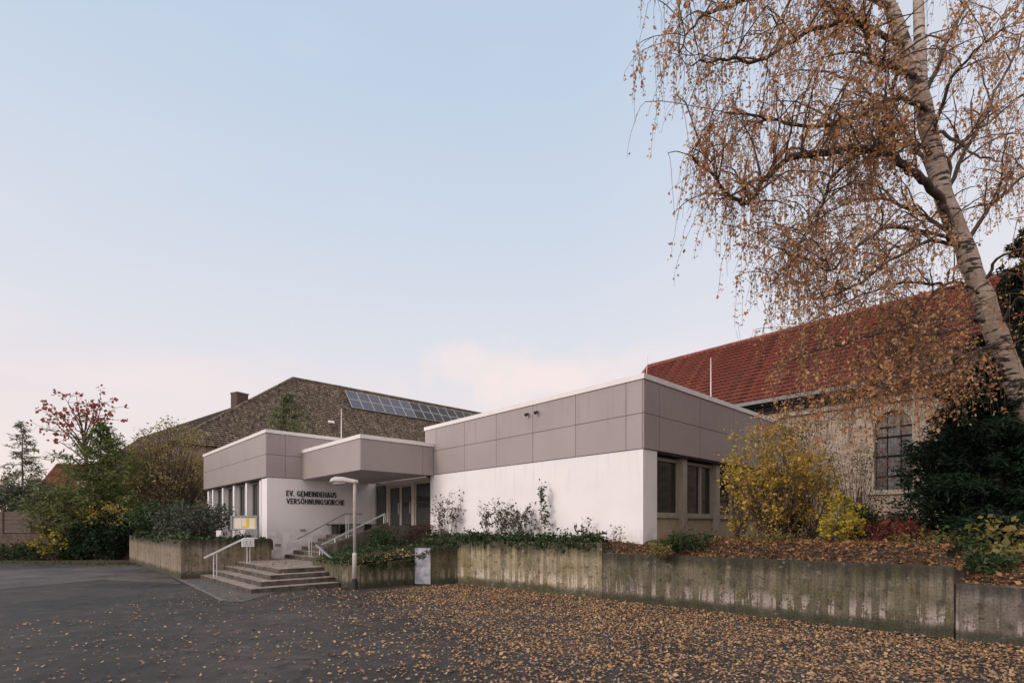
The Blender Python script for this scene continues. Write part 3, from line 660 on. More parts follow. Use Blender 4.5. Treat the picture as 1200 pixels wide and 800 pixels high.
# right-hand face: windows between cream pilasters
mb = MB(); mb.ub(11.8, 20.9, 7.72, 7.9, .9, 3.66); mb.build('back_wall', M['panel_cream'], hall)
pil = [2.25 + 1.97 * i for i in range(5)]
sg = [.66] + pil
for i in range(5):
    s0 = sg[i] + (.0 if i == 0 else .13); s1 = sg[i + 1] - .13
    u0, u1 = 11.12 + s0, 11.12 + s1
    w = MB(); fz0, fz1 = 2.07, 3.62
    w.ub(u0, u1, 7.50, 7.60, fz0, fz0 + .09); w.ub(u0, u1, 7.50, 7.60, fz1 - .09, fz1)
    w.ub(u0, u0 + .06, 7.50, 7.60, fz0 + .091, fz1 - .091); w.ub(u1 - .06, u1, 7.50, 7.60, fz0 + .091, fz1 - .091)
    if i > 0:
        mm = u0 + (u1 - u0) * .58; w.ub(mm - .04, mm + .04, 7.50, 7.60, fz0 + .091, fz1 - .091)
    wo = w.build('window', M['frame'], hall)
    mb = MB(); mb.ub(u0 + .061, u1 - .061, 7.56, 7.575, fz0 + .09, fz1 - .09); mb.build('pane', M['glass'], wo)
    mb = MB(); mb.ub(u0 - .01, u1 + .01, 7.46, 7.62, fz0 - .055, fz0 - .002); mb.build('sill', M['frame'], wo)
    mb = MB(); mb.ub(u0, u1, 7.52, 7.70, 1.1, fz0 - .06); mb.build('apron_panel', M['panel_cream'], hall)
for s in pil: mb = MB(); mb.ub(11.12 + s - .12, 11.12 + s + .12, 7.38, 7.68, 1.1, 3.70); mb.build('pilaster', M['frame'], hall)
# --- left wing
lw = MB()
lw.ub(6.83, 11.5, 21.40, 21.6, .5, 3.70)                     # lettered wall
lw.ub(6.83, 7.0, 21.601, 22.05, .5, 3.70)
lw.build('wall', M['plaster'], hall, label='white rendered wall carrying the black lettering')
mb = MB(); mb.ub(7.15, 7.3, 22.051, 31.0, .9, 2.0); mb.ub(6.95, 7.3, 30.85, 31.1, .9, 3.70); mb.build('wall', M['plaster'], hall)
mb = MB(); mb.ub(6.83, 12.5, 21.41, 31.15, 3.66, 5.40); mb.build('fascia_core', M['joint'], hall)
mb = MB()
fascia_face(mb, 'u', 6.79, .035, 21.407, [], 31.2, rows, 1)
fascia_face(mb, 'v', 21.37, .035, 6.791, [6.79 + .72, 6.79 + 2.6, 6.79 + 4.0], 12.5, rows, 1)
mb.build('fascia_panels', M['clad'], hall)
mb = MB(); mb.ub(6.76, 12.6, 21.34, 31.25, ZP + .004, ZC); mb.build('roof_edge', M['cap'], hall)
fins = [22.45 + 1.85 * i for i in range(5)]
for f in fins: mb = MB(); mb.ub(6.90, 7.34, f - .11, f + .11, 1.2, 3.70); mb.build('pilaster', M['plaster'], hall)
for i in range(4):
    v0, v1 = fins[i] + .12, fins[i + 1] - .12; w = MB()
    w.ub(7.1, 7.2, v0, v1, 2.01, 2.09); w.ub(7.1, 7.2, v0, v1, 3.58, 3.66)
    for c in (v0 + .03, (v0 + v1) / 2, v1 - .03): w.ub(7.1, 7.2, c - .03, c + .03, 2.091, 3.579)
    wo = w.build('window', M['frame'], hall)
    mb = MB(); mb.ub(7.15, 7.165, v0 + .06, v1 - .06, 2.09, 3.58); mb.build('pane', M['glass'], wo)
mb = MB(); mb.ub(7.15, 7.17, 22.051, 22.34, 2.0, 3.66); mb.build('pane', M['glass'], hall)
# --- canopy
mb = MB(); mb.ub(8.22, 11.12, 16.34, 21.37, 3.69, 4.70); mb.build('canopy_soffit', M['soffit'], hall)
mb = MB()
mb.ub(8.18, 8.214, 16.337, 21.36, 3.685, 4.735)
fascia_face(mb, 'v', 16.30, .034, 8.181, [8.18 + 2.456], 11.113, [(3.68, 4.74)], 1)
mb.build('canopy_panels', M['clad'], hall)
mb = MB(); mb.ub(8.15, 11.115, 16.27, 21.365, 4.742, 4.875); mb.build('canopy_edge', M['cap'], hall)
# --- entrance glazing, along v at u = 11.45
mb = MB(); mb.ub(11.62, 11.8, 17.1, 21.4, 1.2, 3.69); mb.build('lobby_wall', M['soffit'], hall)
def glazed(name, v0, v1, z1, parent, mid=False, handle=False, glass='glass_grey', fw=.055):
    w = MB(); z0 = 1.46
    w.ub(11.40, 11.48, v0, v1, z0, z0 + .1); w.ub(11.40, 11.48, v0, v1, z1 - .07, z1)
    w.ub(11.40, 11.48, v0, v0 + fw, z0 + .101, z1 - .071); w.ub(11.40, 11.48, v1 - fw, v1, z0 + .101, z1 - .071)
    wo = w.build(name, M['frame'], parent)
    mb = MB(); mb.ub(11.44, 11.455, v0 + fw, v1 - fw, z0 + .1, z1 - .07); mb.build('pane', M[glass], wo)
    if handle:
        mb = MB(); mb.bar(W(11.36, v0 + .09, 2.3), W(11.36, v0 + .09, 2.75), .03, .03); mb.build('handle', M['rail_steel'], wo)
glazed('window', 20.25, 21.30, 3.64, hall)
mb = MB(); mb.ub(11.36, 11.5, 20.08, 20.24, 1.46, 3.69); mb.ub(11.36, 11.5, 18.05, 18.25, 1.46, 3.69); mb.ub(11.37, 11.5, 18.251, 20.079, 3.50, 3.69); mb.ub(11.37, 11.5, 17.0, 18.049, 3.56, 3.69); mb.build('door_surround', M['frame'], hall)
glazed('door', 18.26, 19.14, 3.49, hall, handle=True)
glazed('door', 19.16, 20.07, 3.49, hall, handle=True)
glazed('window', 16.62, 18.04, 3.55, hall)
# --- two small vents and letters on the wall
for (pu, pz_) in ((7.23, 1.05), (8.20, 1.63)):
    mb = MB(); mb.ub(pu - .10, pu + .12, 21.375, 21.40, pz_ - .04, pz_ + .04)
    mb.ub(pu - .09, pu + .0, 21.370, 21.376, pz_ - .025, pz_ + .025); mb.ub(pu + .02, pu + .11, 21.370, 21.376, pz_ - .025, pz_ + .025)
    mb.build('vent', M['rail_grey'], hall)
def arc(cx, cy, rx, ry, a0, a1, n=12): return [(cx + rx * math.cos(R(a0 + (a1 - a0) * k / n)), cy + ry * math.sin(R(a0 + (a1 - a0) * k / n))) for k in range(n + 1)]
SW = .17                                            # stroke width as a share of the capital height
h_ = SW / 2
GLYPH = {   # width and centre lines of the strokes, capital height 1
    'E': (.50, [[(h_, 0), (h_, 1)], [(0, 1 - h_), (.5, 1 - h_)], [(0, .5), (.45, .5)], [(0, h_), (.5, h_)]]),
    'V': (.66, [[(.06, 1), (.33, .02)], [(.60, 1), (.33, .02)]]),
    '.': (.18, [[(.09, 0), (.09, SW)]]),
    'G': (.66, [arc(.35, .5, .27, .5 - h_, 48, 318, 18), [(.36, .46), (.66, .46)], [(.575, .46), (.575, .12)]]),
    'C': (.60, [arc(.35, .5, .27, .5 - h_, 50, 310, 18)]),
    'O': (.70, [arc(.35, .5, .27, .5 - h_, 0, 360, 24)]),
    'Ö': (.70, [arc(.35, .5, .27, .5 - h_, 0, 360, 24), [(.20, 1.10), (.20, 1.26)], [(.50, 1.10), (.50, 1.26)]]),
    'M': (.86, [[(h_, 0), (h_, 1)], [(.86 - h_, 0), (.86 - h_, 1)], [(.10, .97), (.43, .12)], [(.76, .97), (.43, .12)]]),
    'N': (.66, [[(h_, 0), (h_, 1)], [(.66 - h_, 0), (.66 - h_, 1)], [(.10, .96), (.56, .04)]]),
    'I': (.17, [[(h_, 0), (h_, 1)]]),
    'D': (.62, [[(h_, 0), (h_, 1)], [(h_, 1 - h_), (.24, 1 - h_)] + arc(.24, .5, .295, .5 - h_, 90, -90, 14)[1:] + [(h_, h_)]]),
    'H': (.62, [[(h_, 0), (h_, 1)], [(.62 - h_, 0), (.62 - h_, 1)], [(h_, .52), (.62 - h_, .52)]]),
    'A': (.68, [[(.06, 0), (.34, .98)], [(.62, 0), (.34, .98)], [(.15, .27), (.53, .27)]]),
    'U': (.62, [[(h_, 1), (h_, .30)] + arc(.31, .30, .31 - h_, .30 - h_, 180, 360, 12) + [(.62 - h_, 1)]]),
    'S': (.54, [arc(.27, .735, .19, .18, 35, 215, 10) + arc(.27, .285, .20, .20, 100, -140, 14)]),
    'R': (.58, [[(h_, 0), (h_, 1)], [(h_, 1 - h_), (.28, 1 - h_)] + arc(.28, .715, .20, .20, 90, -90, 10)[1:] + [(h_, .515)], [(.28, .5), (.51, 0)]]),
    'K': (.60, [[(h_, 0), (h_, 1)], [(.54, 1), (.13, .46)], [(.20, .56), (.54, 0)]]),
    ' ': (.26, []),
}
def lettering(txt, u0, z0, width, cap):
    gap = .125; tot = sum(GLYPH[c][0] + gap for c in txt) - gap; k = width / (tot * cap); x = 0.; mb = MB(); m_ = 0
    for c in txt:
        gw, strokes = GLYPH[c]
        for st in strokes:
            m_ += 1
            q = [np.array(((x + a) * cap * k, b * cap)) for a, b in st]; hw_ = SW * cap / 2; Lf, Rt = [], []
            for i_, p in enumerate(q):
                a = q[max(0, i_ - 1)]; b = q[min(len(q) - 1, i_ + 1)]; d = (b - a) / max(1e-9, np.linalg.norm(b - a)); nrm_ = np.array((-d[1], d[0])) * hw_; Lf.append(p + nrm_); Rt.append(p - nrm_)
            dep = .022 + .0007 * (m_ % 5)                       # strokes stand a hair proud of each other
            for i_ in range(len(q) - 1):
                f4 = [Lf[i_], Rt[i_], Rt[i_ + 1], Lf[i_ + 1]]
                mb.hexa([W(u0 + e[0], 21.40 - dep, z0 + e[1]) for e in f4] + [W(u0 + e[0], 21.399, z0 + e[1]) for e in f4])
        x += gw + gap
    mb.build('lettering', M['letter'], hall, label='black letters reading ' + txt)
lettering('EV. GEMEINDEHAUS', 7.557, 2.995, 2.08, .225)
lettering('VERSÖHNUNGSKIRCHE', 7.565, 2.685, 2.42, .225)
# --- two small floodlights on the fascia
for v in (7.24 + 3.62, 7.24 + 4.02):
    mb = MB(); mb.ub(11.04, 11.12, v - .015, v + .015, 5.17, 5.20); mb.tube([W(11.07, v, 5.18), W(10.98, v, 5.13)], [.035, .05], 10); mb.build('floodlight', M['black'], hall)
# --- air terminals
for (u, v, z0, z1, r_, lab) in ((0, 0, 0, 0, .02, 'white lightning rod standing on the roof left of the canopy'), (1, 0, 0, 0, .02, 'white lightning rod on the main wing roof in front of the red tiles'), (2, 0, 0, 0, .008, 'thin wire lightning rod at the corner of the main wing roof')):
    if u == 0: b = P(400, 513, 23.5); tp = P(400, 479, 23.5)
    if u == 1: b = P(833, 466, 16.6); tp = P(833, 419, 16.6)
    if u == 2: b = P(757, 440, 13.6); tp = P(759, 417, 13.6)
    mb = MB(); mb.tube([(b[0], b[1], ZC), ((b[0] + tp[0]) / 2, b[1], (ZC + tp[2]) / 2), tp], [r_ * 1.1, r_, r_ * .6], 8)
    o = mb.build('lightning_rod', M['cap'], loc=(b[0], b[1], ZC)); tag(o, lab, 'lightning rod', 'lightning rods on the hall roof')

# ================================================================= RAILS
t = thing('handrail', 'white handrail with a small white sign on the lower steps', 'handrail', W(4.5, 19.15, .13), 'handrails of the entrance steps')
def pair(t, u, v, z0, z1, mat, du=.045, dv=.0, r=.014):
    for s in (-1, 1):
        mb = MB(); mb.tube([W(u + s * du, v + s * dv * .5, z0), W(u + s * du, v + s * dv * .5, z1)], r, 8); mb.build('post', M[mat], t)
pair(t, 4.5, 19.15, .13, .91, 'rail_white'); pair(t, 5.474 + .04, 19.15, .52, 1.36, 'rail_white')
mb = MB(); mb.bar(W(4.18, 19.15, .77), W(5.40, 19.15, 1.385), .055, .05); mb.bar(W(5.39, 19.15, 1.385), W(5.80, 19.15, 1.385), .055, .05); mb.build('top_rail', M['rail_white'], t)
mb = MB(); mb.ub(5.28, 5.66, 19.02, 19.10, 1.10, 1.37); sg_ = mb.build('sign', M['white_box'], t, label='small white sign with a figure symbol')
for du in (-.06, .07):
    c = 5.47 + du; mb = MB()
    mb.ub(c - .012, c + .012, 19.012, 19.021, 1.265, 1.295); mb.ub(c - .006, c + .006, 19.012, 19.021, 1.20, 1.262)
    mb.ub(c - .035, c - .022, 19.012, 19.021, 1.16, 1.21); mb.ub(c + .022, c + .035, 19.012, 19.021, 1.16, 1.21)
    mb.build('symbol', M['rail_grey'], sg_)
t = thing('handrail', 'grey-brown handrail in the middle of the upper stair flight', 'handrail', W(7.55, 19, .68), 'handrails of the entrance steps')
pair(t, 7.57, 19.0, .68, 1.50, 'rail_white'); pair(t, 8.99, 19.0, 1.29, 2.24, 'rail_white')
mb = MB(); mb.bar(W(7.10, 19.0, 1.33), W(8.86, 19.0, 2.25), .05, .05); mb.bar(W(8.85, 19.0, 2.26), W(9.6, 19.0, 2.26), .05, .05); mb.build('top_rail', M['rail_grey'], t)
t = thing('handrail', 'pale steel handrail on the sloping stair wall down to the lamp post', 'handrail', W(8.2, 16.9, 1.1), 'handrails of the entrance steps')
mb = MB(); mb.bar(W(7.15, 17.05, 1.17), W(9.42, 16.9, 2.24), .04, .045); mb.build('top_rail', M['rail_steel'], t)
mb = MB(); mb.bar(W(6.98, 17.05, 1.17), W(6.90, 14.95, .56), .04, .05); mb.build('lower_rail', M['rail_steel'], t, label='short blue-grey rail dropping beside the lower steps')
pair(t, 9.40, 16.9, 1.9, 2.24, 'rail_white', dv=0, du=.03); pair(t, 7.6, 17.0, 1.2, 1.38, 'rail_white', dv=0, du=0.01)
pair(t, 6.93, 15.6, .70, .74, 'rail_white', dv=.0); pair(t, 6.96, 16.6, .74, 1.03, 'rail_white', dv=.0)

# ================================================================= BENCH, NOTICE BOARD, BOX, LAMP
t = thing('bench', 'dark slatted bench against the white wall beside the entrance', 'bench', W(10.1, 21.0, 1.45))
mb = MB()
for k in range(4): mb.ub(9.15, 11.2, 20.80 + k * .13, 20.90 + k * .13, 1.84, 1.885)
mb.build('seat', M['dark_wood'], t)
for u in (9.42, 9.78, 10.9):
    mb = MB(); mb.ub(u - .04, u + .06, 20.82, 21.28, 1.45, 1.84); mb.build('leg', M['black'], t)
nb = (5.9, 20.95)
t = thing('notice_board', 'grey-framed glass notice board with yellow posters on the bed left of the lettered wall', 'notice board', W(nb[0], nb[1], 1.3))
hw = .46
mb = MB()
mb.bar(W(nb[0] - hw * .8, nb[1] + .35, 1.1), W(nb[0] - hw * .8, nb[1] + .35, 2.19), .07, .05)
mb.build('post', M['board_frame'], t)
mb = MB(); mb.bar(W(nb[0] + hw * .8, nb[1] - .35, 1.1), W(nb[0] + hw * .8, nb[1] - .35, 2.19), .07, .05); mb.build('post', M['board_frame'], t)
A_, B_ = np.array(W(nb[0] - hw * .78, nb[1] + .34)), np.array(W(nb[0] + hw * .78, nb[1] - .34)); dd = (B_ - A_) / np.linalg.norm(B_ - A_); nn = np.array([dd[1], -dd[0], 0]); nn = nn if nn[1] < 0 else -nn
def obox(mb, s0, s1, z0, z1, o0, o1):
    a = A_ + dd * s0; b = A_ + dd * s1
    q = [a + nn * o1, b + nn * o1, b + nn * o0, a + nn * o0]
    return mb.ext(q, z0, z1)
LN = float(np.linalg.norm(B_ - A_))
mb = MB(); obox(mb, 0, LN, 1.66, 1.70, -.03, .05); obox(mb, 0, LN, 2.14, 2.19, -.03, .05); obox(mb, 0, .05, 1.701, 2.139, -.03, .05); obox(mb, LN - .05, LN, 1.701, 2.139, -.03, .05); mb.build('frame', M['board_frame'], t)
mb = MB(); obox(mb, .05, LN - .05, 1.70, 2.14, -.02, .0); mb.build('backing', M['paper'], t)
for (a, b, z0, z1, m_) in ((.08, .38, 1.73, 2.10, 'paper'), (.40, LN * .66, 1.73, 1.80, 'yellow'), (LN * .54, LN * .66, 1.801, 2.12, 'yellow'), (LN - .13, LN - .06, 1.72, 2.13, 'yellow')):
    mb = MB(); obox(mb, a, b, z0, z1, .001, .008); mb.build('poster', M[m_], t)
t = thing('junction_box', 'small white box standing on the ivy-topped concrete wall left of the steps', 'box', P(257, 629, 18.75))
c = np.array(P(257, 629, 18.75)); mb = MB(); mb.hexa([c + np.array(q) for q in ((-.09, -.05, .02), (.09, -.05, .02), (.09, .06, .02), (-.09, .06, .02), (-.09, -.05, .24), (.09, -.05, .24), (.09, .06, .24), (-.09, .06, .24))]); mb.build('housing', M['white_box'], t, bevel=.012)
mb = MB(); mb.tube([c + np.array((0, 0, -.1)), c + np.array((0, 0, .03))], .03, 8); mb.build('post', M['rail_grey'], t)

LP = G(415.6, 690)
t = thing('street_lamp', 'short cream-grey street lamp with one arm head beside the entrance steps', 'street lamp', LP)
x, y = LP[0], LP[1]
mb = MB(); mb.tube([(x, y, -.1), (x, y, .30)], .078, 16); mb.build('base_sleeve', M['black'], t, smooth=False)
mb = MB(); mb.tube([(x, y, .30), (x, y, .95), (x, y, 1.0), (x, y, 1.04)], [.066, .066, .064, .046], 16); mb.tube([(x, y, 1.02), (x, y, 3.0), (x, y, 3.06)], [.044, .042, .042], 16); mb.build('pole', M['lamp_paint'], t, smooth=True)
# head: tapered hood reaching left
hd = MB(); n0 = 12
ax = np.array([-1.0, -.15, 0]); ax /= np.linalg.norm(ax); ay = np.array([-ax[1], ax[0], 0])
prof = [(-.10, .05, .04, 3.03), (-.085, .075, .085, 3.03), (.02, .085, .095, 3.035), (.12, .10, .105, 3.045), (.32, .14, .125, 3.07), (.54, .14, .125, 3.075), (.64, .11, .09, 3.06), (.68, .05, .04, 3.04)]
rings = []
for (s, w_, h_, zc) in prof:
    ring = []
    for k in range(n0):
        a = 2 * math.pi * k / n0; px_, pz2 = math.cos(a), math.sin(a)
        hh = h_ * (1.0 if pz2 > 0 else .35)
        ring.append(tuple(np.array([x, y, zc]) + ax * s + ay * w_ * px_ + np.array([0, 0, hh * pz2])))
    rings.append(ring)
for r_ in rings: hd.v += r_
for i in range(len(rings) - 1):
    for k in range(n0): j = (k + 1) % n0; hd.f.append((i * n0 + k, (i + 1) * n0 + k, (i + 1) * n0 + j, i * n0 + j))
hd.f.append(tuple(range(n0))); hd.f.append(tuple((len(rings) - 1) * n0 + k for k in range(n0 - 1, -1, -1)))
hd.build('lamp_head', M['lamp_paint'], t, smooth=True)
cv = MB(); rr = []
for (s, w_, h_, zc) in [(.22, .07, .03, 3.05), (.30, .10, .055, 3.05), (.50, .10, .06, 3.05), (.60, .06, .03, 3.045)]:
    for k in range(n0):
        a = 2 * math.pi * k / n0; cv.v.append(tuple(np.array([x, y, zc - .03]) + ax * s + ay * w_ * math.cos(a) + np.array([0, 0, h_ * math.sin(a)])))
for i in range(3):
    for k in range(n0): j = (k + 1) % n0; cv.f.append((i * n0 + k, (i + 1) * n0 + k, (i + 1) * n0 + j, i * n0 + j))
cv.f.append(tuple(range(n0))); cv.f.append(tuple(3 * n0 + k for k in range(n0 - 1, -1, -1)))
cv.build('lamp_cover', M['lamp_cover'], t, smooth=True)

# ================================================================= ROOFS BEHIND
def stepped_roof(mb, a0, a1, b0, b1, rows, lift=.05, clip=None):
    """rows of overlapping tiles between eave edge a0-a1 and ridge edge b0-b1 (points); each row stands proud at its lower edge"""
    a0, a1, b0, b1 = map(lambda p: np.array(p, float), (a0, a1, b0, b1))
    nrm = np.cross(a1 - a0, b0 - a0); nrm /= np.linalg.norm(nrm)
    if nrm[2] < 0: nrm = -nrm
    for i in range(rows):
        t0, t1 = i / rows, (i + 1) / rows
        l0, r0 = a0 + (b0 - a0) * t0, a1 + (b1 - a1) * t0; l1, r1 = a0 + (b0 - a0) * t1, a1 + (b1 - a1) * t1
        mb.poly([l0 + nrm * lift, r0 + nrm * lift, r1 + nrm * .004, l1 + nrm * .004])
        mb.poly([l0 - nrm * .0, r0 - nrm * .0, r0 + nrm * lift, l0 + nrm * lift])
# brown-roofed house
hs = thing('brown_roofed_house', 'large house with hipped roof of brown tiles and solar panels, rising behind the left wing', 'house', W(20, 46, 0))
AU, AV, AZ = 16.73, 45.8, 14.5; EZ = 7.2
apex = W(AU, AV, AZ); ridge_end = W(AU + 32, AV, AZ)
fl, fr = W(AU - 10, AV - 6, EZ), W(AU + 32, AV - 6, EZ); bl, br = W(AU - 10, AV + 6, EZ), W(AU + 32, AV + 6, EZ)
mb = MB(); stepped_roof(mb, fl, fr, apex, ridge_end, 44, .05); stepped_roof(mb, fl, bl, apex, apex, 50, .045); mb.poly([bl, br, ridge_end, apex]); rf = mb.build('roof', M['tile_brown'], hs)
mb = MB(); mb.tube([apex, ridge_end], .13, 8); mb.tube([fl, apex], .12, 8); mb.build('ridge_tiles', M['tile_brown'], rf)
mb = MB(); mb.ub(AU - 9.6, AU + 31.6, AV - 5.6, AV + 5.6, 0, EZ + .2); mb.build('wall', M['house_wall'], hs)
# solar panels: two rows on the front slope
Rv = np.array(W(AU, AV - 6, EZ)); up = (np.array(apex) - Rv); SL = np.linalg.norm(up); up /= SL; along = np.array([dR[0], dR[1], 0]); pn = np.cross(along, up); pn = pn if pn[2] > 0 else -pn
sol, nts, N_, L_, b_ = nodes('solar_cells_sky_sheen')
tt = N_.new('ShaderNodeTexCoord'); bt = N_.new('ShaderNodeTexBrick'); bt.offset = 0; bt.inputs['Scale'].default_value = 1; bt.inputs['Brick Width'].default_value = .16; bt.inputs['Row Height'].default_value = .16; bt.inputs['Mortar Size'].default_value = .004
bt.inputs['Color1'].default_value = (.07, .075, .11, 1); bt.inputs['Color2'].default_value = (.085, .09, .13, 1); bt.inputs['Mortar'].default_value = (.12, .12, .15, 1); L_.new(tt.outputs['UV'], bt.inputs['Vector']); L_.new(bt.outputs[0], b_.inputs['Base Color']); b_.inputs['Roughness'].default_value = .22  # lavender sky reflection painted into the cell colour of the left columns
M['solar'] = sol; M['solar_dark'] = plain('solar_cells_dark', (.022, .020, .024), .35, var=.1)  # dark copy without the painted reflection, for the right-hand columns
def panel_mesh():
    mb = MB(); w, h = 1.60, 1.62; o = np.array([0., 0, 0]); al, u_, n_ = along, up, pn
    def bx(s0, s1, t0, t1, d0, d1): mb.hexa([al * s + u_ * q + n_ * d for d in (d0, d1) for s, q in ((s0, t0), (s1, t0), (s1, t1), (s0, t1))])
    return bx, mb, w, h
pan0 = None
# find where the array starts on the slope (sight line 404,459)
def on_slope(px, py):
    d = np.array([(px - 600) / F, 1., -(py - HY) / F]); o = np.array([0, 0, E]); q = np.array(apex)
    tt_ = np.dot(q - o, pn) / np.dot(d, pn); p = o + d * tt_; r = p - q
    return np.dot(r, along), np.dot(r, up)
s0, t0 = on_slope(403, 458.5); s1, t1 = on_slope(415, 479.5)
PW, PH = (on_slope(563, 485.5)[0] - s0) / 14.6, abs(t1 - t0) / 2
print('solar', s0, t0, s1, t1)
for r_ in range(2):
    for c in range(15):
        org = np.array(apex) + along * (s0 + c * PW) + up * (t0 - (r_ + 1) * PH) + pn * .16
        if pan0 is None:
            def bx(mb, a, b, q0, q1, d0, d1): mb.hexa([org + along * s + up * q + pn * d for d in (d0, d1) for s, q in ((a, q0), (b, q0), (b, q1), (a, q1))])
            mb = MB(); bx(mb, .01, PW - .01, .01, PH - .01, -.02, .03); fr_ = mb.build('solar_panel', M['lamp_cover'], rf)
            mb = MB(); bx(mb, .05, PW - .05, .05, PH - .05, .031, .036); ce = mb.build('cells', M['solar'], fr_)
            pan0 = org; dm = ce.data.copy(); dm.materials.clear(); dm.materials.append(M['solar_dark']); cd = ce.copy(); cd.data = dm
        else:
            f2 = fr_.copy(); c2 = (ce if c < 6 else cd).copy(); COL.objects.link(f2); COL.objects.link(c2); f2.parent = rf; c2.parent = f2; f2.location = Vector(org - pan0)
mb = MB(); k0 = np.array(apex) + along * on_slope(383, 493)[0] + up * on_slope(383, 493)[1] + pn * .1
mb.hexa([k0 + along * s + up * q + pn * d for d in (0, .12) for s, q in ((0, -.4), (.5, -.4), (.5, -.15), (0, -.15))]); mb.build('skylight', M['cap'], rf)

# second house: long dark roof with a chimney
h2 = thing('dark_roofed_house', 'farther house with a dark long roof slope and a square brick chimney', 'house', P(230, 616, 66)[:2] + (0,))
ra, rb = np.array(P(318, 461, 51.0)), np.array(P(166, 511, 75.2)); ra[2] = rb[2] = 14.6
dv_ = (rb - ra) / np.linalg.norm(rb - ra); fwd = np.array([dv_[1], -dv_[0], 0]); fwd = fwd if fwd[1] < 0 else -fwd
ea, eb = ra + fwd * 7 - np.array([0, 0, 6.5]), rb + fwd * 7 - np.array([0, 0, 6.5]); eb = eb + dv_ * 4; ga, gb = ra - fwd * 7 - np.array([0, 0, 6.5]), rb - fwd * 7 - np.array([0, 0, 6.5]) + dv_ * 4
mb = MB(); stepped_roof(mb, ea, eb, ra, rb, 26); mb.poly([ga, gb, rb, ra]); mb.poly([eb, gb, rb]); r2 = mb.build('roof', M['tile_dark'], h2)
mb = MB(); mb.ext([tuple(p[:2]) for p in (ea - fwd * .5, eb - fwd * .5, gb + fwd * .5, ga + fwd * .5)], 0, 8.2); mb.build('wall', M['house_wall'], h2)
cc = np.array(P(281, 470, 55.5)); mb = MB(); mb.ext([(cc[0] - .85, cc[1] - .2), (cc[0] + .1, cc[1] - .75), (cc[0] + .75, cc[1] + .3), (cc[0] - .2, cc[1] + .85)], 13.2, 15.75); ch = mb.build('chimney', M['brick'], r2)
mb = MB(); mb.ext([(cc[0] - .93, cc[1] - .22), (cc[0] + .12, cc[1] - .83), (cc[0] + .83, cc[1] + .32), (cc[0] - .22, cc[1] + .93)], 15.751, 15.87); mb.build('cap', M['roofing'], ch)

# orange roofed house, far left; and pink wall between the trees
h3 = thing('orange_roofed_house', 'far house with an orange tiled roof glimpsed between the left trees', 'house', (-62, 75, 0))
mb = MB(); a0, a1, b0, b1 = P(40, 575, 72), P(150, 575, 84), P(66, 543, 76), P(140, 545, 88)
stepped_roof(mb, a0, a1, b0, b1, 16, .06); mb.build('roof', M['tile_orange'], h3)
mb = MB(); mb.ext([a0[:2], a1[:2], (a1[0] - 3, a1[1] + 8), (a0[0] - 3, a0[1] + 8)], 0, a0[2] - .1); mb.build('wall', M['pink_wall'], h3)

# ================================================================= CHURCH
chh = thing('church', 'pale stone church with a long red tiled roof and an arched leaded window', 'church', W(22.4, 4.4, 1.3))
CU = 22.0; CZ = 6.95; RU = 26.0; RZ = 10.85; V0, V1 = -14.0, 16.6
mb = MB(); stepped_roof(mb, W(CU, V1, CZ), W(CU, V0, CZ), W(RU, V1, RZ), W(RU, V0, RZ), 19, .13); mb.poly([W(RU, V0, RZ), W(RU, V1, RZ), W(RU + 4, V1, CZ), W(RU + 4, V0, CZ)])
rf = mb.build('roof', M['tile_red'], chh)
mb = MB(); mb.tube([W(RU, V0, RZ + .04), W(RU, V1, RZ + .04)], .13, 8); mb.tube([W(CU, V1, CZ + .05), W(RU, V1, RZ + .05)], .12, 8); mb.build('ridge_tiles', M['tile_red'], rf)
mb = MB(); mb.ub(CU - .12, CU + .02, V0, V1, CZ - .16, CZ - .02); mb.build('gutter', M['zinc'], chh)
mb = MB(); mb.ub(CU + .021, CU + .45, V0, V1, CZ - .28, CZ - .16); mb.ub(CU + .12, CU + .42, V0, V1, CZ - .55, CZ - .281); mb.build('eave_board', M['gutter'], chh)
mb = MB(); mb.ub(CU + .28, CU + .42, V0, V1, CZ - .78, CZ - .551); mb.build('cornice', M['rope'], chh)
# wall with arched opening: build as strips round the window
wv0, wv1, wz0, wzs = 3.86, 4.96, 3.08, 5.30; wc, wr = (wv0 + wv1) / 2, (wv1 - wv0) / 2
mb = MB(); u0, u1 = CU + .40, CU + .85; top = CZ - .55
mb.ub(u0, u1, V0 + .2, wv0, 0.5, top); mb.ub(u0, u1, wv1, V1 - .2, .5, top); mb.ub(u0, u1, wv0, wv1, .5, wz0)
na = 14
for k in range(na):
    a0_, a1_ = math.pi * k / na, math.pi * (k + 1) / na
    va, vb = wc + wr * math.cos(a0_), wc + wr * math.cos(a1_); za, zb = wzs + wr * math.sin(a0_) * 1.05, wzs + wr * math.sin(a1_) * 1.05
    mb.hexa([W(u0, vb, zb), W(u0, va, za), W(u1, va, za), W(u1, vb, zb), W(u0, vb, top), W(u0, va, top), W(u1, va, top), W(u1, vb, top)])
mb.build('wall', M['church'], chh)
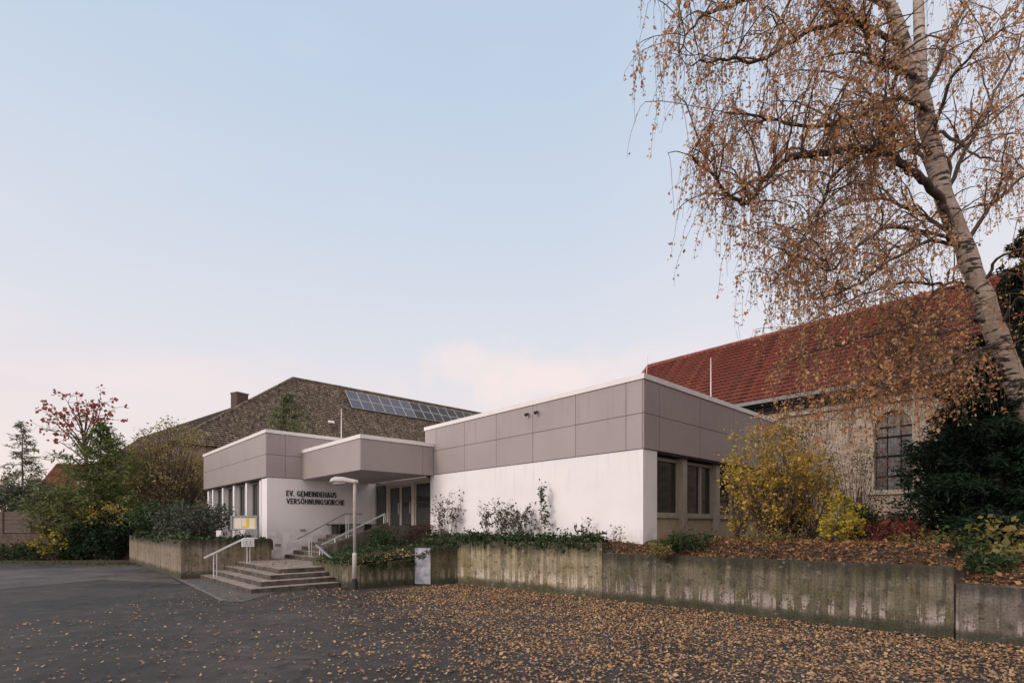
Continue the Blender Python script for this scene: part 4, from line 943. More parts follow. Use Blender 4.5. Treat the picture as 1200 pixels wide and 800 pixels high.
# surround
mb = MB()
mb.ub(u0 - .03, u0 + .02, wv0 - .2, wv0 - .001, wz0, wzs); mb.ub(u0 - .03, u0 + .02, wv1 + .001, wv1 + .2, wz0, wzs)
for k in range(na):
    a0_, a1_ = math.pi * k / na, math.pi * (k + 1) / na
    def q(r, a): return (wc + r * math.cos(a), wzs + r * math.sin(a) * 1.05)
    i0, i1, o0, o1 = q(wr + .001, a0_), q(wr + .001, a1_), q(wr + .2, a0_), q(wr + .2, a1_)
    mb.hexa([W(u0 - .03, i0[0], i0[1]), W(u0 - .03, o0[0], o0[1]), W(u0 - .03, o1[0], o1[1]), W(u0 - .03, i1[0], i1[1]), W(u0 + .02, i0[0], i0[1]), W(u0 + .02, o0[0], o0[1]), W(u0 + .02, o1[0], o1[1]), W(u0 + .02, i1[0], i1[1])])
wo = mb.build('window', M['rope'], chh)
mb = MB(); mb.ub(u0 - .1, u0 + .3, wv0 - .22, wv1 + .22, wz0 - .16, wz0 - .001); mb.build('sill', M['rope'], wo)
def leaded():
    m, nt, N, L, b = nodes('leaded_glass')
    t = N.new('ShaderNodeTexCoord'); bt = N.new('ShaderNodeTexBrick'); bt.offset = 0; bt.inputs['Scale'].default_value = 1
    bt.inputs['Brick Width'].default_value = .085; bt.inputs['Row Height'].default_value = .17; bt.inputs['Mortar Size'].default_value = .006
    bt.inputs['Color1'].default_value = (.10, .04, .04, 1); bt.inputs['Color2'].default_value = (.17, .19, .22, 1); bt.inputs['Mortar'].default_value = (.01, .01, .01, 1)
    n = N.new('ShaderNodeTexNoise'); n.inputs['Scale'].default_value = 3; L.new(t.outputs['UV'], n.inputs['Vector'])
    x = N.new('ShaderNodeMixRGB'); x.blend_type = 'MULTIPLY'; x.inputs[0].default_value = .8; L.new(t.outputs['UV'], bt.inputs['Vector']); L.new(bt.outputs[0], x.inputs[1]); L.new(n.outputs[0], x.inputs[2])
    L.new(x.outputs[0], b.inputs['Base Color']); b.inputs['Roughness'].default_value = .18
    w = N.new('ShaderNodeTexWhiteNoise'); L.new(bt.outputs[0], w.inputs['Vector'])
    bp = N.new('ShaderNodeBump'); bp.inputs['Strength'].default_value = .3; L.new(n.outputs[0], bp.inputs['Height']); L.new(bp.outputs[0], b.inputs['Normal'])
    return m
M['leaded'] = leaded()
mb = MB(); pts = [(wv0, wz0), (wv1, wz0)] + [(wc + wr * math.cos(math.pi * k / na), wzs + wr * 1.05 * math.sin(math.pi * k / na)) for k in range(na + 1)]
mb.poly([W(u0 + .2, a, b) for a, b in pts]); mb.build('pane', M['leaded'], wo)
mb = MB()
for z in (3.55, 4.25, 4.95, 5.3): mb.ub(u0 + .15, u0 + .199, wv0, wv1, z, z + (.05 if z != 4.25 else .07))
for v in (wc - .2, wc + .2): mb.ub(u0 + .16, u0 + .198, v - .012, v + .012, wz0, wzs + .4)
mb.build('glazing_bars', M['gutter'], wo)

# ================================================================= FENCE AND OLD WALL, FAR LEFT
t = thing('wooden_fence', 'weathered brown board fence on top of the old wall at the far left', 'fence', (-27, 28.6, 1.35))
for k in range(7):
    x0 = -36 + k * 2.05; mb = MB()
    for j in range(5): mb.hexa([(x0, 28.55, 1.42 + j * .235), (x0 + 1.98, 28.55, 1.42 + j * .235), (x0 + 1.98, 28.59, 1.42 + j * .235), (x0, 28.59, 1.42 + j * .235), (x0, 28.55, 1.645 + j * .235), (x0 + 1.98, 28.55, 1.645 + j * .235), (x0 + 1.98, 28.59, 1.645 + j * .235), (x0, 28.59, 1.645 + j * .235)])
    mb.build('board_panel', M['fence_wood'], t)
    mb = MB(); mb.ext([(x0 - .05, 28.5), (x0 + .04, 28.5), (x0 + .04, 28.64), (x0 - .05, 28.64)], 1.3, 2.65); mb.build('post', M['fence_wood'], t)
mb = MB(); mb.ext([(-60, 28.35), (-19.2, 28.35), (-19.2, 28.7), (-60, 28.7)], -.2, 1.38)
tag(mb.build('garden_wall', M['old_brick'], loc=(-30, 28.4, 0)), 'low dark old brick wall below the wooden fence at the left edge', 'wall')

# ================================================================= PLANTS
def arr(p): return np.array(p, float)
def wiggle(a, b, n, amp, sag=0.):
    a, b = arr(a), arr(b); t_ = np.linspace(0, 1, n)[:, None]; p = a + (b - a) * t_
    w = rng.normal(size=(n, 3)) * amp; w[0] = 0; w = np.cumsum(w, 0) * .6; w -= w[-1] * t_
    p += w; p[:, 2] += sag * np.sin(np.pi * t_[:, 0]); return p
def bush(name, label, cat, base, rad, mat, n, leaf, clumps=26, stem='twig', stems=None, group=None, hollow=.35, spread=.2, lean=(0, 0), aspect=.6, bottom=.0, r0=.018, flat=0, droop=0, shape='dome', fol='foliage'):
    """multi-stemmed shrub: stems rise from the base to leaf clumps spread through an ellipsoid crown"""
    base = arr(base); rad = arr(rad); t = thing(name, label, cat, tuple(base), group)
    cs = []
    while len(cs) < clumps:
        q = rng.uniform(-1, 1, 3); r_ = np.linalg.norm(q)
        if r_ > 1 or r_ < hollow: continue
        zf = (q[2] + 1) / 2
        if shape == 'cone': q[:2] *= (1.05 - zf)
        if shape == 'vase': q[:2] *= (.45 + .65 * zf)
        cs.append(base + np.array([q[0] * rad[0] + lean[0] * zf, q[1] * rad[1] + lean[1] * zf, bottom + (q[2] + 1) * rad[2]]))
    cs = arr(cs); mb = MB()
    for c in (cs if stems is None else cs[:stems]):
        s = base + np.array([*(rng.normal(size=2) * rad[:2] * .12), -.05]); p = wiggle(s, c, 6, .03 * rad[2]); mb.tube(p, np.linspace(r0, r0 * .25, 6), 5, caps=False)
    mb.build('stem', M[stem], t, smooth=True)
    k = rng.integers(0, clumps, n); w = rng.uniform(.5, 1.3, clumps)
    off = rng.normal(size=(n, 3)) * spread * rad.mean() * w[k][:, None]
    pts = cs[k] + off; pts[:, 2] = np.maximum(pts[:, 2], base[2] + .02)
    leaves(fol, pts, leaf, M[mat], t, aspect=aspect, flat=flat, droop=droop)
    return t
def on(px, Y, z): return ((px - 600) / F * Y, Y, z)     # plan position on a sight column

# --- birch
def birch():
    YB = 10.0
    tr_px = [(1268, 700, 10.4), (1240, 590, 10.3), (1215, 510, 10.2), (1190, 450, 10.1), (1168, 395, 10), (1148, 340, 10), (1128, 285, 9.95), (1106, 232, 9.9), (1092, 170, 9.85), (1080, 115, 9.8), (1062, 58, 9.8), (1040, 0, 9.7), (1015, -70, 9.7), (1000, -150, 9.8), (985, -240, 9.9), (980, -330, 10)]
    tr = arr([P(*q) for q in tr_px]); rad = [x * .66 for x in (.34, .31, .29, .275, .262, .255, .245, .24, .215, .20, .175, .15, .12, .09, .06, .03)]
    base = tr[0]
    t = thing('birch_tree', 'tall leaning birch with pale peeling bark and thin coppery autumn leaves at the right', 'tree', tuple(base))
    # smooth the trunk and add knots
    n = 60; s = np.linspace(0, len(tr) - 1, n); T = np.stack([np.interp(s, range(len(tr)), tr[:, k]) for k in range(3)], 1); Rr = np.interp(s, range(len(tr)), rad) * (1 + .06 * rng.normal(size=n)); T += rng.normal(size=T.shape) * .008
    mb = MB(); mb.tube(T, Rr, 14)
    f0 = P(1080, 115, 9.8); p = arr([f0, P(1078, 60, 10.1), P(1076, 0, 10.3), P(1085, -90, 10.5), P(1090, -200, 10.6)]); mb.tube(p, [.11, .10, .09, .07, .03], 10)
    mb.build('trunk', M['birch'], t, smooth=True)
    limbs = [
        ([(1170, 400, 10.1), (1120, 420, 9.2), (1075, 430, 8.6), (1030, 455, 8.3), (985, 460, 8.1), (950, 480, 8.0)], .035),
        ([(1160, 370, 10.1), (1100, 395, 9.6), (1050, 385, 9.2), (1000, 400, 9.0), (950, 410, 8.8), (915, 430, 8.7)], .04),
        ([(1128, 290, 9.95), (1090, 280, 9.6), (1050, 300, 9.2), (1010, 330, 8.9), (985, 345, 8.7), (950, 350, 8.5)], .05),
        ([(1145, 340, 10), (1105, 335, 10.5), (1060, 330, 11.2), (1010, 345, 11.8), (960, 370, 12.2), (925, 390, 12.4)], .05),
        ([(1125, 285, 9.9), (1085, 270, 9.3), (1040, 265, 8.8), (1000, 290, 8.4), (975, 320, 8.1), (940, 300, 7.9), (900, 290, 7.9)], .05),
        ([(1165, 390, 10), (1190, 350, 9.6), (1215, 345, 9.2), (1250, 350, 8.8)], .04),   # (points (px,py,Y)), r0
        ([(1122, 275, 9.95), (1098, 228, 9.6), (1075, 208, 9.2), (1050, 185, 9.0), (1010, 172, 8.8), (965, 178, 8.6), (925, 186, 8.5), (898, 205, 8.4), (885, 228, 8.3), (868, 243, 8.2), (848, 222, 8.1), (832, 196, 8.0), (805, 180, 7.95)], .105),
        ([(1095, 180, 9.8), (1070, 168, 9.7), (1035, 173, 9.6), (1000, 180, 9.3), (970, 210, 9.2), (962, 250, 9.1), (940, 280, 9.0), (924, 318, 8.9), (905, 335, 8.9)], .06),
        ([(1085, 130, 9.7), (1060, 112, 9.4), (1020, 130, 9.0), (985, 145, 8.6), (955, 150, 8.4), (905, 140, 8.2), (850, 130, 8.0)], .075),
        ([(1075, 92, 9.8), (1050, 78, 9.4), (1030, 82, 9.2), (1018, 60, 9.0), (1010, 30, 8.9), (990, 0, 8.6), (960, -30, 8.4)], .085),
        ([(1050, 78, 9.4), (1042, 130, 9.2), (1030, 165, 9.1), (1015, 175, 9.0)], .05),
        ([(1062, 58, 9.8), (1000, 20, 9.3), (940, 40, 8.8), (890, 75, 8.4), (850, 66, 8.1), (812, 75, 8.0)], .07),
        ([(1045, 10, 9.7), (980, -20, 9.2), (900, -10, 8.8), (850, 10, 8.4), (815, 22, 8.1), (795, 60, 8.0)], .07),
        ([(1130, 290, 10), (1160, 240, 10.2), (1190, 215, 10.4), (1230, 180, 10.6), (1290, 150, 10.9)], .06),
        ([(1108, 240, 10), (1115, 175, 10.3), (1150, 150, 10.6), (1200, 110, 10.9), (1260, 70, 11.2)], .055),
        ([(1090, 150, 9.9), (1120, 165, 9.7), (1150, 185, 9.4), (1180, 190, 9.2)], .045),
        ([(1082, 120, 9.9), (1105, 60, 10.3), (1130, 10, 10.7), (1170, -60, 11.2)], .07),
        ([(1160, 375, 10), (1110, 372, 9.7), (1075, 400, 9.4), (1045, 440, 9.1), (1010, 462, 8.9), (975, 490, 8.7)], .05),
        ([(1152, 350, 10), (1120, 325, 9.6), (1085, 350, 9.3), (1060, 390, 9.1), (1040, 430, 9.0), (1005, 430, 8.9)], .04),
        ([(1175, 415, 10.1), (1130, 405, 10.3), (1085, 415, 10.6), (1050, 425, 10.8), (1020, 470, 11)], .05),
        ([(1148, 340, 10), (1170, 300, 9.6), (1200, 290, 9.2), (1240, 270, 8.9)], .045),
        ([(1130, 290, 10), (1080, 250, 10.8), (1030, 230, 11.4), (985, 240, 12.0), (940, 260, 12.4)], .06),
        ([(1100, 215, 9.9), (1060, 150, 10.8), (1010, 100, 11.5), (960, 80, 12.2), (900, 90, 12.7)], .06),
        ([(1180, 430, 10.1), (1150, 420, 9.5), (1110, 440, 9.1), (1080, 455, 8.9)], .04),
        ([(1090, 170, 9.9), (1110, 100, 9.2), (1140, 60, 8.7), (1180, 30, 8.3)], .05),
        ([(1105, 230, 9.9), (1150, 140, 11), (1190, 60, 11.8), (1230, -30, 12.4)], .06),
    ]
    mb = MB(); attach = []
    for pts, r0 in limbs:
        q = arr([P(*a) for a in pts]); n = len(q) * 4; s = np.linspace(0, len(q) - 1, n)
        L_ = np.stack([np.interp(s, range(len(q)), q[:, k]) for k in range(3)], 1)
        for _ in range(2): L_[1:-1] = (L_[:-2] + 2 * L_[1:-1] + L_[2:]) / 4
        L_[1:] += rng.normal(size=(n - 1, 3)) * .018
        r0 *= .72; rr = np.linspace(r0, r0 * .22, n); mb.tube(L_, rr, 7, caps=False)
        for i in range(n // 6, n): attach.append((L_[i], rr[i], i / n))
    # secondary branches, then hanging twigs carrying the leaves
    lv = []; tw = MB(); sec = []
    for p, r_, f in attach:
        if np.min(np.linalg.norm(T - p, axis=1)) < .75: continue
        if rng.random() < .9:
            for _ in range(1 + (rng.random() < .45)):
                d = rng.normal(size=3); d[2] = abs(d[2]) * .55 + .1; d /= np.linalg.norm(d); ln = rng.uniform(.45, 1.25)
                e = p + d * ln; e[2] -= .05; q = wiggle(p, e, 6, .035, .12); sec.append(q); tw.tube(q, np.linspace(min(.022, r_ * .6), .006, 6), 4, caps=False)
    for q in sec:
        for i in range(1, 6):
            for _ in range(1 + int(rng.random() * 2.6)):
                s0_ = q[i]; d = rng.normal(size=2) * .16; ln = rng.uniform(.3, 1.05); m = 6; pts = [s0_]
                for k in range(1, m):
                    f = k / (m - 1); pts.append(s0_ + np.array([d[0] * math.sin(f * 1.4) * 1.6, d[1] * math.sin(f * 1.4) * 1.6, .05 * math.sin(math.pi * min(1, f * 2)) - ln * f ** 1.35]) + rng.normal(size=3) * .008)
                pts = arr(pts)
                if pts[:, 2].min() < 2.2: continue
                if rng.random() < .28: continue
                if np.min(np.hypot(T[:, 0] / T[:, 1] - pts[3, 0] / pts[3, 1], (T[:, 2] - pts[3, 2]) / 10)) < .035 and pts[3, 1] < 10 and rng.random() < .75: continue
                tw.tube(pts, np.linspace(.0045, .0022, m), 3, caps=False)
                nl = int(ln * (rng.uniform(2, 9) if rng.random() < .28 else rng.uniform(14, 36))); tt_ = rng.uniform(.1, 1, nl) * (m - 1)
                lp = np.stack([np.interp(tt_, range(m), pts[:, c]) for c in range(3)], 1) + rng.normal(size=(nl, 3)) * .022; lv.append(lp)
    mb.build('branch', M['limb'], t, smooth=True); tw.build('twigs', M['twig'], t)
    lv = np.concatenate(lv); print('birch leaves', len(lv), 'secondary', len(sec))
    leaves('crown', lv, .050, M['L_birch'], t, aspect=.62, droop=.7)
birch()

def scatter_clusters(n, k, area, zf, sg):
    c = arr([area() for _ in range(k)]); i = rng.integers(0, k, n); p = c[i] + rng.normal(size=(n, 2)) * sg; return p

# --- dark yew at the right
def conifer(name, label, base, H, Rb, mat, n_b, leaf, per=30, droop=.15, top=.02, trunk_r=.08, z0=.1, jitter=.15, power=1.0, upturn=0., cat='tree', narrow=.0, aspect=.22, spray=.10, leader=None):
    base = arr(base); t = thing(name, label, cat, tuple(base)); mb = MB(); tip = base + np.array([0, 0, H]) + (arr(leader) if leader is not None else 0)
    mb.tube(wiggle(base - [0, 0, .1], tip, 8, .01 * H), np.linspace(trunk_r, .01, 8), 8); mb.build('trunk', M['bark'], t, smooth=True)
    br = MB(); lv = []
    for i in range(n_b):
        f = ((i + rng.random()) / n_b); zf = z0 + (1 - z0) * f; az = rng.uniform(0, 2 * math.pi)
        ln = (Rb * (1 - f) ** power + top) * rng.uniform(1 - jitter * 2, 1 + jitter)
        o = base + (tip - base) * zf; m = 7; pts = []
        for k in range(m):
            g_ = k / (m - 1); pts.append(o + np.array([math.cos(az) * ln * g_, math.sin(az) * ln * g_, -droop * ln * g_ + upturn * ln * g_ * g_]))
        pts = arr(pts); pts[1:] += rng.normal(size=(m - 1, 3)) * .02 * ln; br.tube(pts, np.linspace(.018 * (1 - f) + .005, .003, m), 4, caps=False)
        nl = int(per * (ln / Rb + .25)); s = rng.uniform(.12, 1, nl) ** .8 * (m - 1)
        lp = np.stack([np.interp(s, range(m), pts[:, c]) for c in range(3)], 1)
        wdt = spray * ln * (1.15 - s / (m - 1)); side = np.array([-math.sin(az), math.cos(az), 0])
        lp += side * (rng.normal(size=nl) * wdt)[:, None] + rng.normal(size=(nl, 3)) * .03 * ln; lp[:, 2] -= np.abs(rng.normal(size=nl)) * .04 * ln; lv.append(lp)
    br.build('branches', M['bark'], t); lv = np.concatenate(lv)
    leaves('crown', lv, leaf, M[mat], t, aspect=aspect, flat=.4, droop=.15)
    return t
yb = on(1168, 10.9, 1.35)
conifer('yew_tree', 'large dense dark green evergreen in front of the church at the right edge', yb, 4.5, 1.8, 'L_yew', 420, .10, per=300, z0=.03, droop=.1, power=.45, trunk_r=.14, jitter=.2, spray=.16, upturn=.15, aspect=.28)
conifer('yew_tree', 'dark evergreen rising behind the birch trunk at the right edge', on(1208, 12.4, 1.35), 7.5, 1.6, 'L_yew', 300, .12, per=200, z0=.03, droop=.1, power=.5, trunk_r=.14, jitter=.2, spray=.16, upturn=.15, aspect=.28)

# --- bushes on the right bed
bush('forsythia_bush', 'big arching bush with yellow and olive autumn leaves before the hall windows', 'bush', on(905, 12.1, 1.38), (1.35, .8, 1.35), 'L_yellow', 6400, .066, clumps=130, hollow=.05, spread=.085, bottom=.12, r0=.012, shape='vase')
bush('forsythia_bush', 'thinner yellowing bush hugging the hall windows left of the big yellow one', 'bush', on(866, 12.6, 1.38), (.35, .35, 1.02), 'L_yellow', 1100, .07, clumps=34, hollow=.1, spread=.14, bottom=.25, r0=.012)
bush('tall_shrub', 'tall sparse shrub with tan leaves rising behind the big yellow bush', 'bush', on(928, 13.2, 1.4), (1.1, .5, 1.6), 'L_tan', 3200, .055, clumps=100, hollow=.1, spread=.13, bottom=.3, r0=.012)
bush('forsythia_bush', 'loose golden shrub filling in right of the big yellow bush before the church wall', 'bush', on(952, 12.4, 1.4), (.75, .6, .95), 'L_yellow', 2300, .062, clumps=60, hollow=.05, spread=.11, bottom=.15, r0=.01)
bush('small_yellow_bush', 'small bright yellow bush at the edge of the leaf bed right of the big one', 'bush', on(985, 11.0, 1.36), (.46, .36, .55), 'L_bright', 1250, .07, clumps=46, hollow=.05, spread=.11, r0=.008)
bush('tall_shrub', 'airy yellow-tan shrub between the small yellow bush and the arched window', 'bush', on(1000, 13.6, 1.42), (1.1, .6, 1.3), 'L_tan', 2400, .05, clumps=80, hollow=.1, spread=.16, bottom=.2, r0=.01)
bush('holly_bush', 'small dark green glossy bush below the arched church window', 'bush', on(1008, 13.0, 1.42), (.45, .4, .38), 'L_green', 1500, .08, clumps=30, hollow=.2, spread=.2, r0=.01)
bush('barberry_bush', 'low dark red bush in front of the church wall', 'bush', on(1050, 11.0, 1.38), (.80, .45, .27), 'L_red', 3000, .05, clumps=70, hollow=.1, spread=.16, r0=.008)
bush('laurel_bush', 'yellow-leaved low shrub under the dark evergreen at the right edge', 'bush', on(1172, 9.3, 1.15), (.7, .4, .35), 'L_olive', 420, .11, clumps=24, hollow=.1, spread=.22, r0=.008)
bush('low_shrub', 'dark low green shrub beneath the evergreen beside the lowest wall', 'bush', on(1120, 9.6, 1.15), (.75, .5, .20), 'L_ivy', 1500, .065, clumps=40, hollow=.05, spread=.22, r0=.006)
bush('low_shrub', 'sparse brownish-green plants poking through the leaves under the evergreen', 'bush', on(1100, 10.3, 1.33), (1.1, .4, .16), 'L_olive', 900, .06, clumps=36, hollow=.05, spread=.14, r0=.005)
bush('low_shrub', 'dark green groundcover at the far right end of the bed above the lowest wall', 'bush', on(1165, 8.9, .98), (.6, .35, .16), 'L_ivy', 1300, .06, clumps=36, hollow=.05, spread=.2, r0=.005)
bush('low_shrub', 'mixed brown and green weeds along the foot of the big yellow bush', 'bush', on(900, 11.5, 1.36), (1.3, .35, .13), 'L_olive', 1300, .05, clumps=50, hollow=.05, spread=.12, r0=.005)
bush('low_shrub', 'spreading low green shrub under the hall windows at the wall corner', 'bush', on(806, 11.9, 1.28), (.72, .35, .16), 'L_green', 2000, .055, clumps=46, hollow=.05, spread=.17, r0=.006)
bush('low_shrub', 'light green weedy shrub spilling over the mossy wall at the white corner', 'bush', on(772, 11.45, 1.12), (.28, .2, .15), 'L_olive', 620, .05, clumps=24, hollow=.05, spread=.22, r0=.006)
def twiggy(name, label, base, H, spread, n, r=.006, nleaf=0, mat='L_wisp', leaf=.05, cat='bush', topbias=.5, curve=.15, kind='stem', foot=.06):
    base = arr(base); t = thing(name, label, cat, tuple(base)); mb = MB(); lv = []
    for i in range(n):
        a = rng.uniform(0, 2 * math.pi); rr_ = spread * rng.uniform(.15, 1); h_ = H * rng.uniform(.55, 1.05)
        e = base + np.array([math.cos(a) * rr_, math.sin(a) * rr_ * .6, h_]); s = base + np.array([*(rng.normal(size=2) * foot), -.05])
        p = wiggle(s, e, 8, .018 * H, 0); mb.tube(p, np.linspace(r, r * .3, 8), 5, caps=False)
        for _ in range(3):
            k = rng.integers(3, 7); d = rng.normal(size=3) * .16 * H * .6; d[2] = abs(d[2]); q = wiggle(p[k], p[k] + d, 4, .01); mb.tube(q, np.linspace(r * .5, r * .25, 4), 3, caps=False)
            if nleaf: m = max(1, nleaf // (n * 3)); s_ = rng.uniform(0, 3, m); lv.append(np.stack([np.interp(s_, range(4), q[:, c]) for c in range(3)], 1) + rng.normal(size=(m, 3)) * .03)
        if nleaf: m = max(1, nleaf // (n * 2)); s_ = rng.uniform(topbias * 7, 7, m); lv.append(np.stack([np.interp(s_, range(8), p[:, c]) for c in range(3)], 1) + rng.normal(size=(m, 3)) * .04)
    mb.build(kind, M['twig'], t)
    if nleaf: leaves('foliage', np.concatenate(lv), leaf, M[mat], t)
    return t
twiggy('bare_shrub', 'bare twiggy grey shrub in front of the first hall window', on(795, 12.1, 1.36), .95, .35, 16)
twiggy('bare_shrub', 'thin sparse twigs with a few yellow leaves near the white corner of the hall', on(722, 12.75, 1.33), .55, .35, 7, nleaf=40, mat='L_olive', leaf=.06)
# --- plants against the blank white wall (front line of the wall: u ~ 10.9)
def atwall(px, off=.35):
    k = (px - 600) / F; u = 11.14 - off; v = u * (dR[0] - k * dR[1]) / (k * dL[1] - dL[0]); return W(u, v, bedz(u, v) - .02)
twiggy('wall_shrub', 'dense brownish twiggy shrub beside the entrance glazing against the white wall', atwall(522, .5), 1.75, .8, 26, nleaf=620, mat='L_plum', leaf=.06, topbias=.1, foot=.2)
twiggy('wall_shrub', 'leafy green shrub in the middle of the blank white wall', atwall(584, .4), 1.25, 1.0, 20, nleaf=560, mat='L_wisp', leaf=.07, topbias=.15, foot=.3)
twiggy('wall_shrub', 'green leafy shrub right of centre against the white wall', atwall(618, .4), 1.15, .8, 14, nleaf=320, mat='L_wisp', leaf=.07, topbias=.2, foot=.2)
twiggy('sapling', 'tallest thin sapling with a dark leaf tuft against the white wall', atwall(636, .35), 1.95, .12, 3, nleaf=150, mat='L_wisp', leaf=.08, topbias=.72, cat='sapling', foot=.04)
twiggy('sapling', 'crooked sapling with a plum tuft left of the tallest one', atwall(611, .35), 1.45, .25, 3, nleaf=70, mat='L_plum', leaf=.08, topbias=.6, cat='sapling')
twiggy('sapling', 'short sapling with two leaning stems right of the tallest one', atwall(682, .3), .85, .35, 4, nleaf=60, mat='L_plum', leaf=.07, topbias=.5, cat='sapling')

# --- ivy and ground cover
def strip_pts(a, b, n, wid, z0, zs, hang=0., k=60):
    a, b = arr(a), arr(b); c = rng.uniform(0, 1, k); i = rng.integers(0, k, n); s = np.clip(c[i] + rng.normal(size=n) * .02, 0, 1)[:, None]
    p = np.zeros((n, 3)); p[:, :2] = a + (b - a) * s; dn = arr([-(b - a)[1], (b - a)[0]]); dn /= np.linalg.norm(dn); dn = dn if dn[1] > 0 else -dn
    amp = rng.uniform(.4, 1.5, k)[i]; o = rng.uniform(-.06, wid, n); p[:, :2] += dn * o[:, None]
    p[:, 2] = z0 + np.abs(rng.normal(size=n)) * zs * amp; hm = o < 0; p[hm, 2] = z0 - rng.uniform(0, 1, hm.sum()) ** 1.5 * hang * amp[hm]; return p
def ivy(label, pts, leaf=.07, mat='L_ivy', name='ivy', cat='ivy'):
    b = pts.mean(0); b[2] = pts[:, 2].min(); t = tag(leaves(name, pts, leaf, M[mat], loc=tuple(b), aspect=.8), label, cat); return t
a_, b_2 = W(9.83, 13.0)[:2], W(10.32, 8.1)[:2]
ivy('dark ivy strip along the top of the wall below the white facade', strip_pts(a_, b_2, 7500, .55, 1.36, .10, .14))
ivy('bright ivy fringe along the left concrete wall top beside the hedge', np.concatenate([strip_pts(W(3.8, 20.9)[:2], W(3.8, 32.0)[:2], 3000, .5, 1.33, .09, .12), strip_pts(W(3.9, 20.5)[:2], W(6.5, 20.5)[:2], 700, .35, 1.33, .03, .05)]), leaf=.09)
pl = []
for _ in range(9000):
    u, v = rng.uniform(6.86, 10.9), rng.uniform(13.9, 16.7)
    if u > 8.6: v = rng.uniform(13.2, 16.7)
    pl.append(W(u, v, max(pz(u, v), bedz(u, v) if u > uw(v) + .1 and v < 15.8 else 0) + abs(rng.normal()) * .06))
pl = arr(pl); fr_p = np.concatenate([strip_pts(W(6.93, 13.84)[:2], W(8.7, 13.79)[:2], 2200, .3, .74, .08, .22, 30), strip_pts(W(6.8, 14.1)[:2], W(6.8, 16.6)[:2], 700, .3, .74, .05, .07, 30), strip_pts(W(8.75, 13.7)[:2], W(9.8, 13.05)[:2], 900, .4, 1.19, .10, .07, 20)])
ivy('dense ivy carpet in the planter behind the lamp post', np.concatenate([pl, fr_p]), leaf=.06)
bush('planter_shrub', 'dark green shrub in the planter against the sloping stair wall', 'bush', W(8.9, 16.2, 1.0), (.62, .4, .38), 'L_ivy', 2400, .06, clumps=40, hollow=.1, spread=.2, r0=.008)
bush('planter_shrub', 'dark plum-brown shrub in front of the parapet below the doors', 'bush', W(10.5, 15.9, 1.15), (.7, .5, .32), 'L_plum', 2200, .05, clumps=44, hollow=.1, spread=.2, r0=.008)
bush('planter_shrub', 'tiny green plant at the foot of the notice board', 'bush', W(5.8, 20.8, 1.28), (.25, .2, .12), 'L_green', 260, .06, clumps=10, spread=.25, r0=.005)

# --- left side vegetation
bush('rhododendron_bush', 'broad blue-green shrub in front of the left wing windows', 'bush', W(5.0, 23.6, 1.25), (1.5, 1.8, .70), 'L_teal', 5200, .10, clumps=110, hollow=.1, spread=.12, r0=.015)
bush('rhododendron_bush', 'dark green shrub behind the ivy-topped wall near the hedge', 'bush', W(4.9, 28.5, 1.25), (1.3, 1.9, .85), 'L_green', 4500, .12, clumps=90, hollow=.3, spread=.14, r0=.015)
bush('red_shrub', 'dull red twiggy shrub in front of the left end of the hall', 'bush', W(5.6, 32.5, 1.25), (1.2, 1.8, 1.0), 'L_plum', 2200, .10, clumps=80, hollow=.1, spread=.14, r0=.015)
bush('deciduous_tree', 'yellow-green half-bare tree touching the left end of the hall roof', 'tree', W(6.5, 38, 1.2), (2.6, 2.6, 3.0), 'L_pale', 7500, .11, clumps=170, hollow=.05, spread=.09, bottom=1.2, r0=.05, stem='twig')
bush('deciduous_tree', 'olive bushy tree right of the tall red-topped tree', 'tree', on(172, 34.0, .9), (3.2, 2.2, 2.6), 'L_olive', 14000, .13, clumps=190, hollow=.1, spread=.09, bottom=.9, r0=.05)
bush('deciduous_tree', 'thin yellow-green and brown tree in the gap behind the rhododendrons', 'tree', on(208, 36.0, 1.2), (3.6, 2.0, 2.5), 'L_olive', 14000, .12, clumps=150, hollow=.1, spread=.10, bottom=1.0, r0=.05)
conifer('yew_tree', 'mid-green feathery cypress in the centre of the left group', on(118, 29.5, 0), 7.6, 3.4, 'L_feather', 190, .24, per=85, z0=.08, droop=-.55, power=.75, trunk_r=.16, jitter=.3, spray=.13, aspect=.25, upturn=-.1)
bush('dark_hedge', 'dense dark clipped hedge at the end of the left concrete wall', 'hedge', on(122, 28.0, 0), (1.75, .8, 1.35), 'L_yew', 15000, .12, clumps=260, hollow=.3, spread=.12, r0=.02)
bush('dark_hedge', 'dark ragged evergreen spreading over the garden wall left of the hedge', 'hedge', on(80, 28.1, .0), (2.3, .8, 1.55), 'L_cypress', 5200, .14, clumps=120, hollow=.1, spread=.12, r0=.02, bottom=.9)
bush('garden_shrub', 'green and yellow scrub growing against the old wall at the left edge', 'bush', on(35, 27.6, 0), (2.9, .5, .42), 'L_green', 4200, .11, clumps=110, hollow=.1, spread=.12, r0=.015)
bush('garden_shrub', 'yellow flowering shrub in front of the dark hedge', 'bush', on(62, 27.2, 0), (1.5, .4, .6), 'L_bright', 260, .12, clumps=20, hollow=.1, spread=.14, r0=.01, bottom=.3)
bush('yellow_shrub', 'small yellow-leaved shrub above the dark hedge beside the concrete wall', 'bush', on(126, 27.6, 0), (1.5, .4, .5), 'L_yellow', 420, .13, clumps=26, hollow=.1, spread=.2, r0=.02, bottom=1.9, stems=4)
bush('blue_juniper', 'rounded blue-green juniper behind the wooden fence', 'bush', on(24, 33, 0), (2.7, 1.6, 1.9), 'L_teal', 8000, .16, clumps=150, hollow=.4, spread=.10, r0=.03, bottom=.9)
conifer('spruce_tree', 'slender pale green spruce with drooping tiers at the far left', on(25, 46, 0), 11.0, 3.6, 'L_spruce', 90, .30, per=60, z0=.25, droop=.25, power=.9, trunk_r=.14, jitter=.2, spray=.08, upturn=.25, aspect=.22)
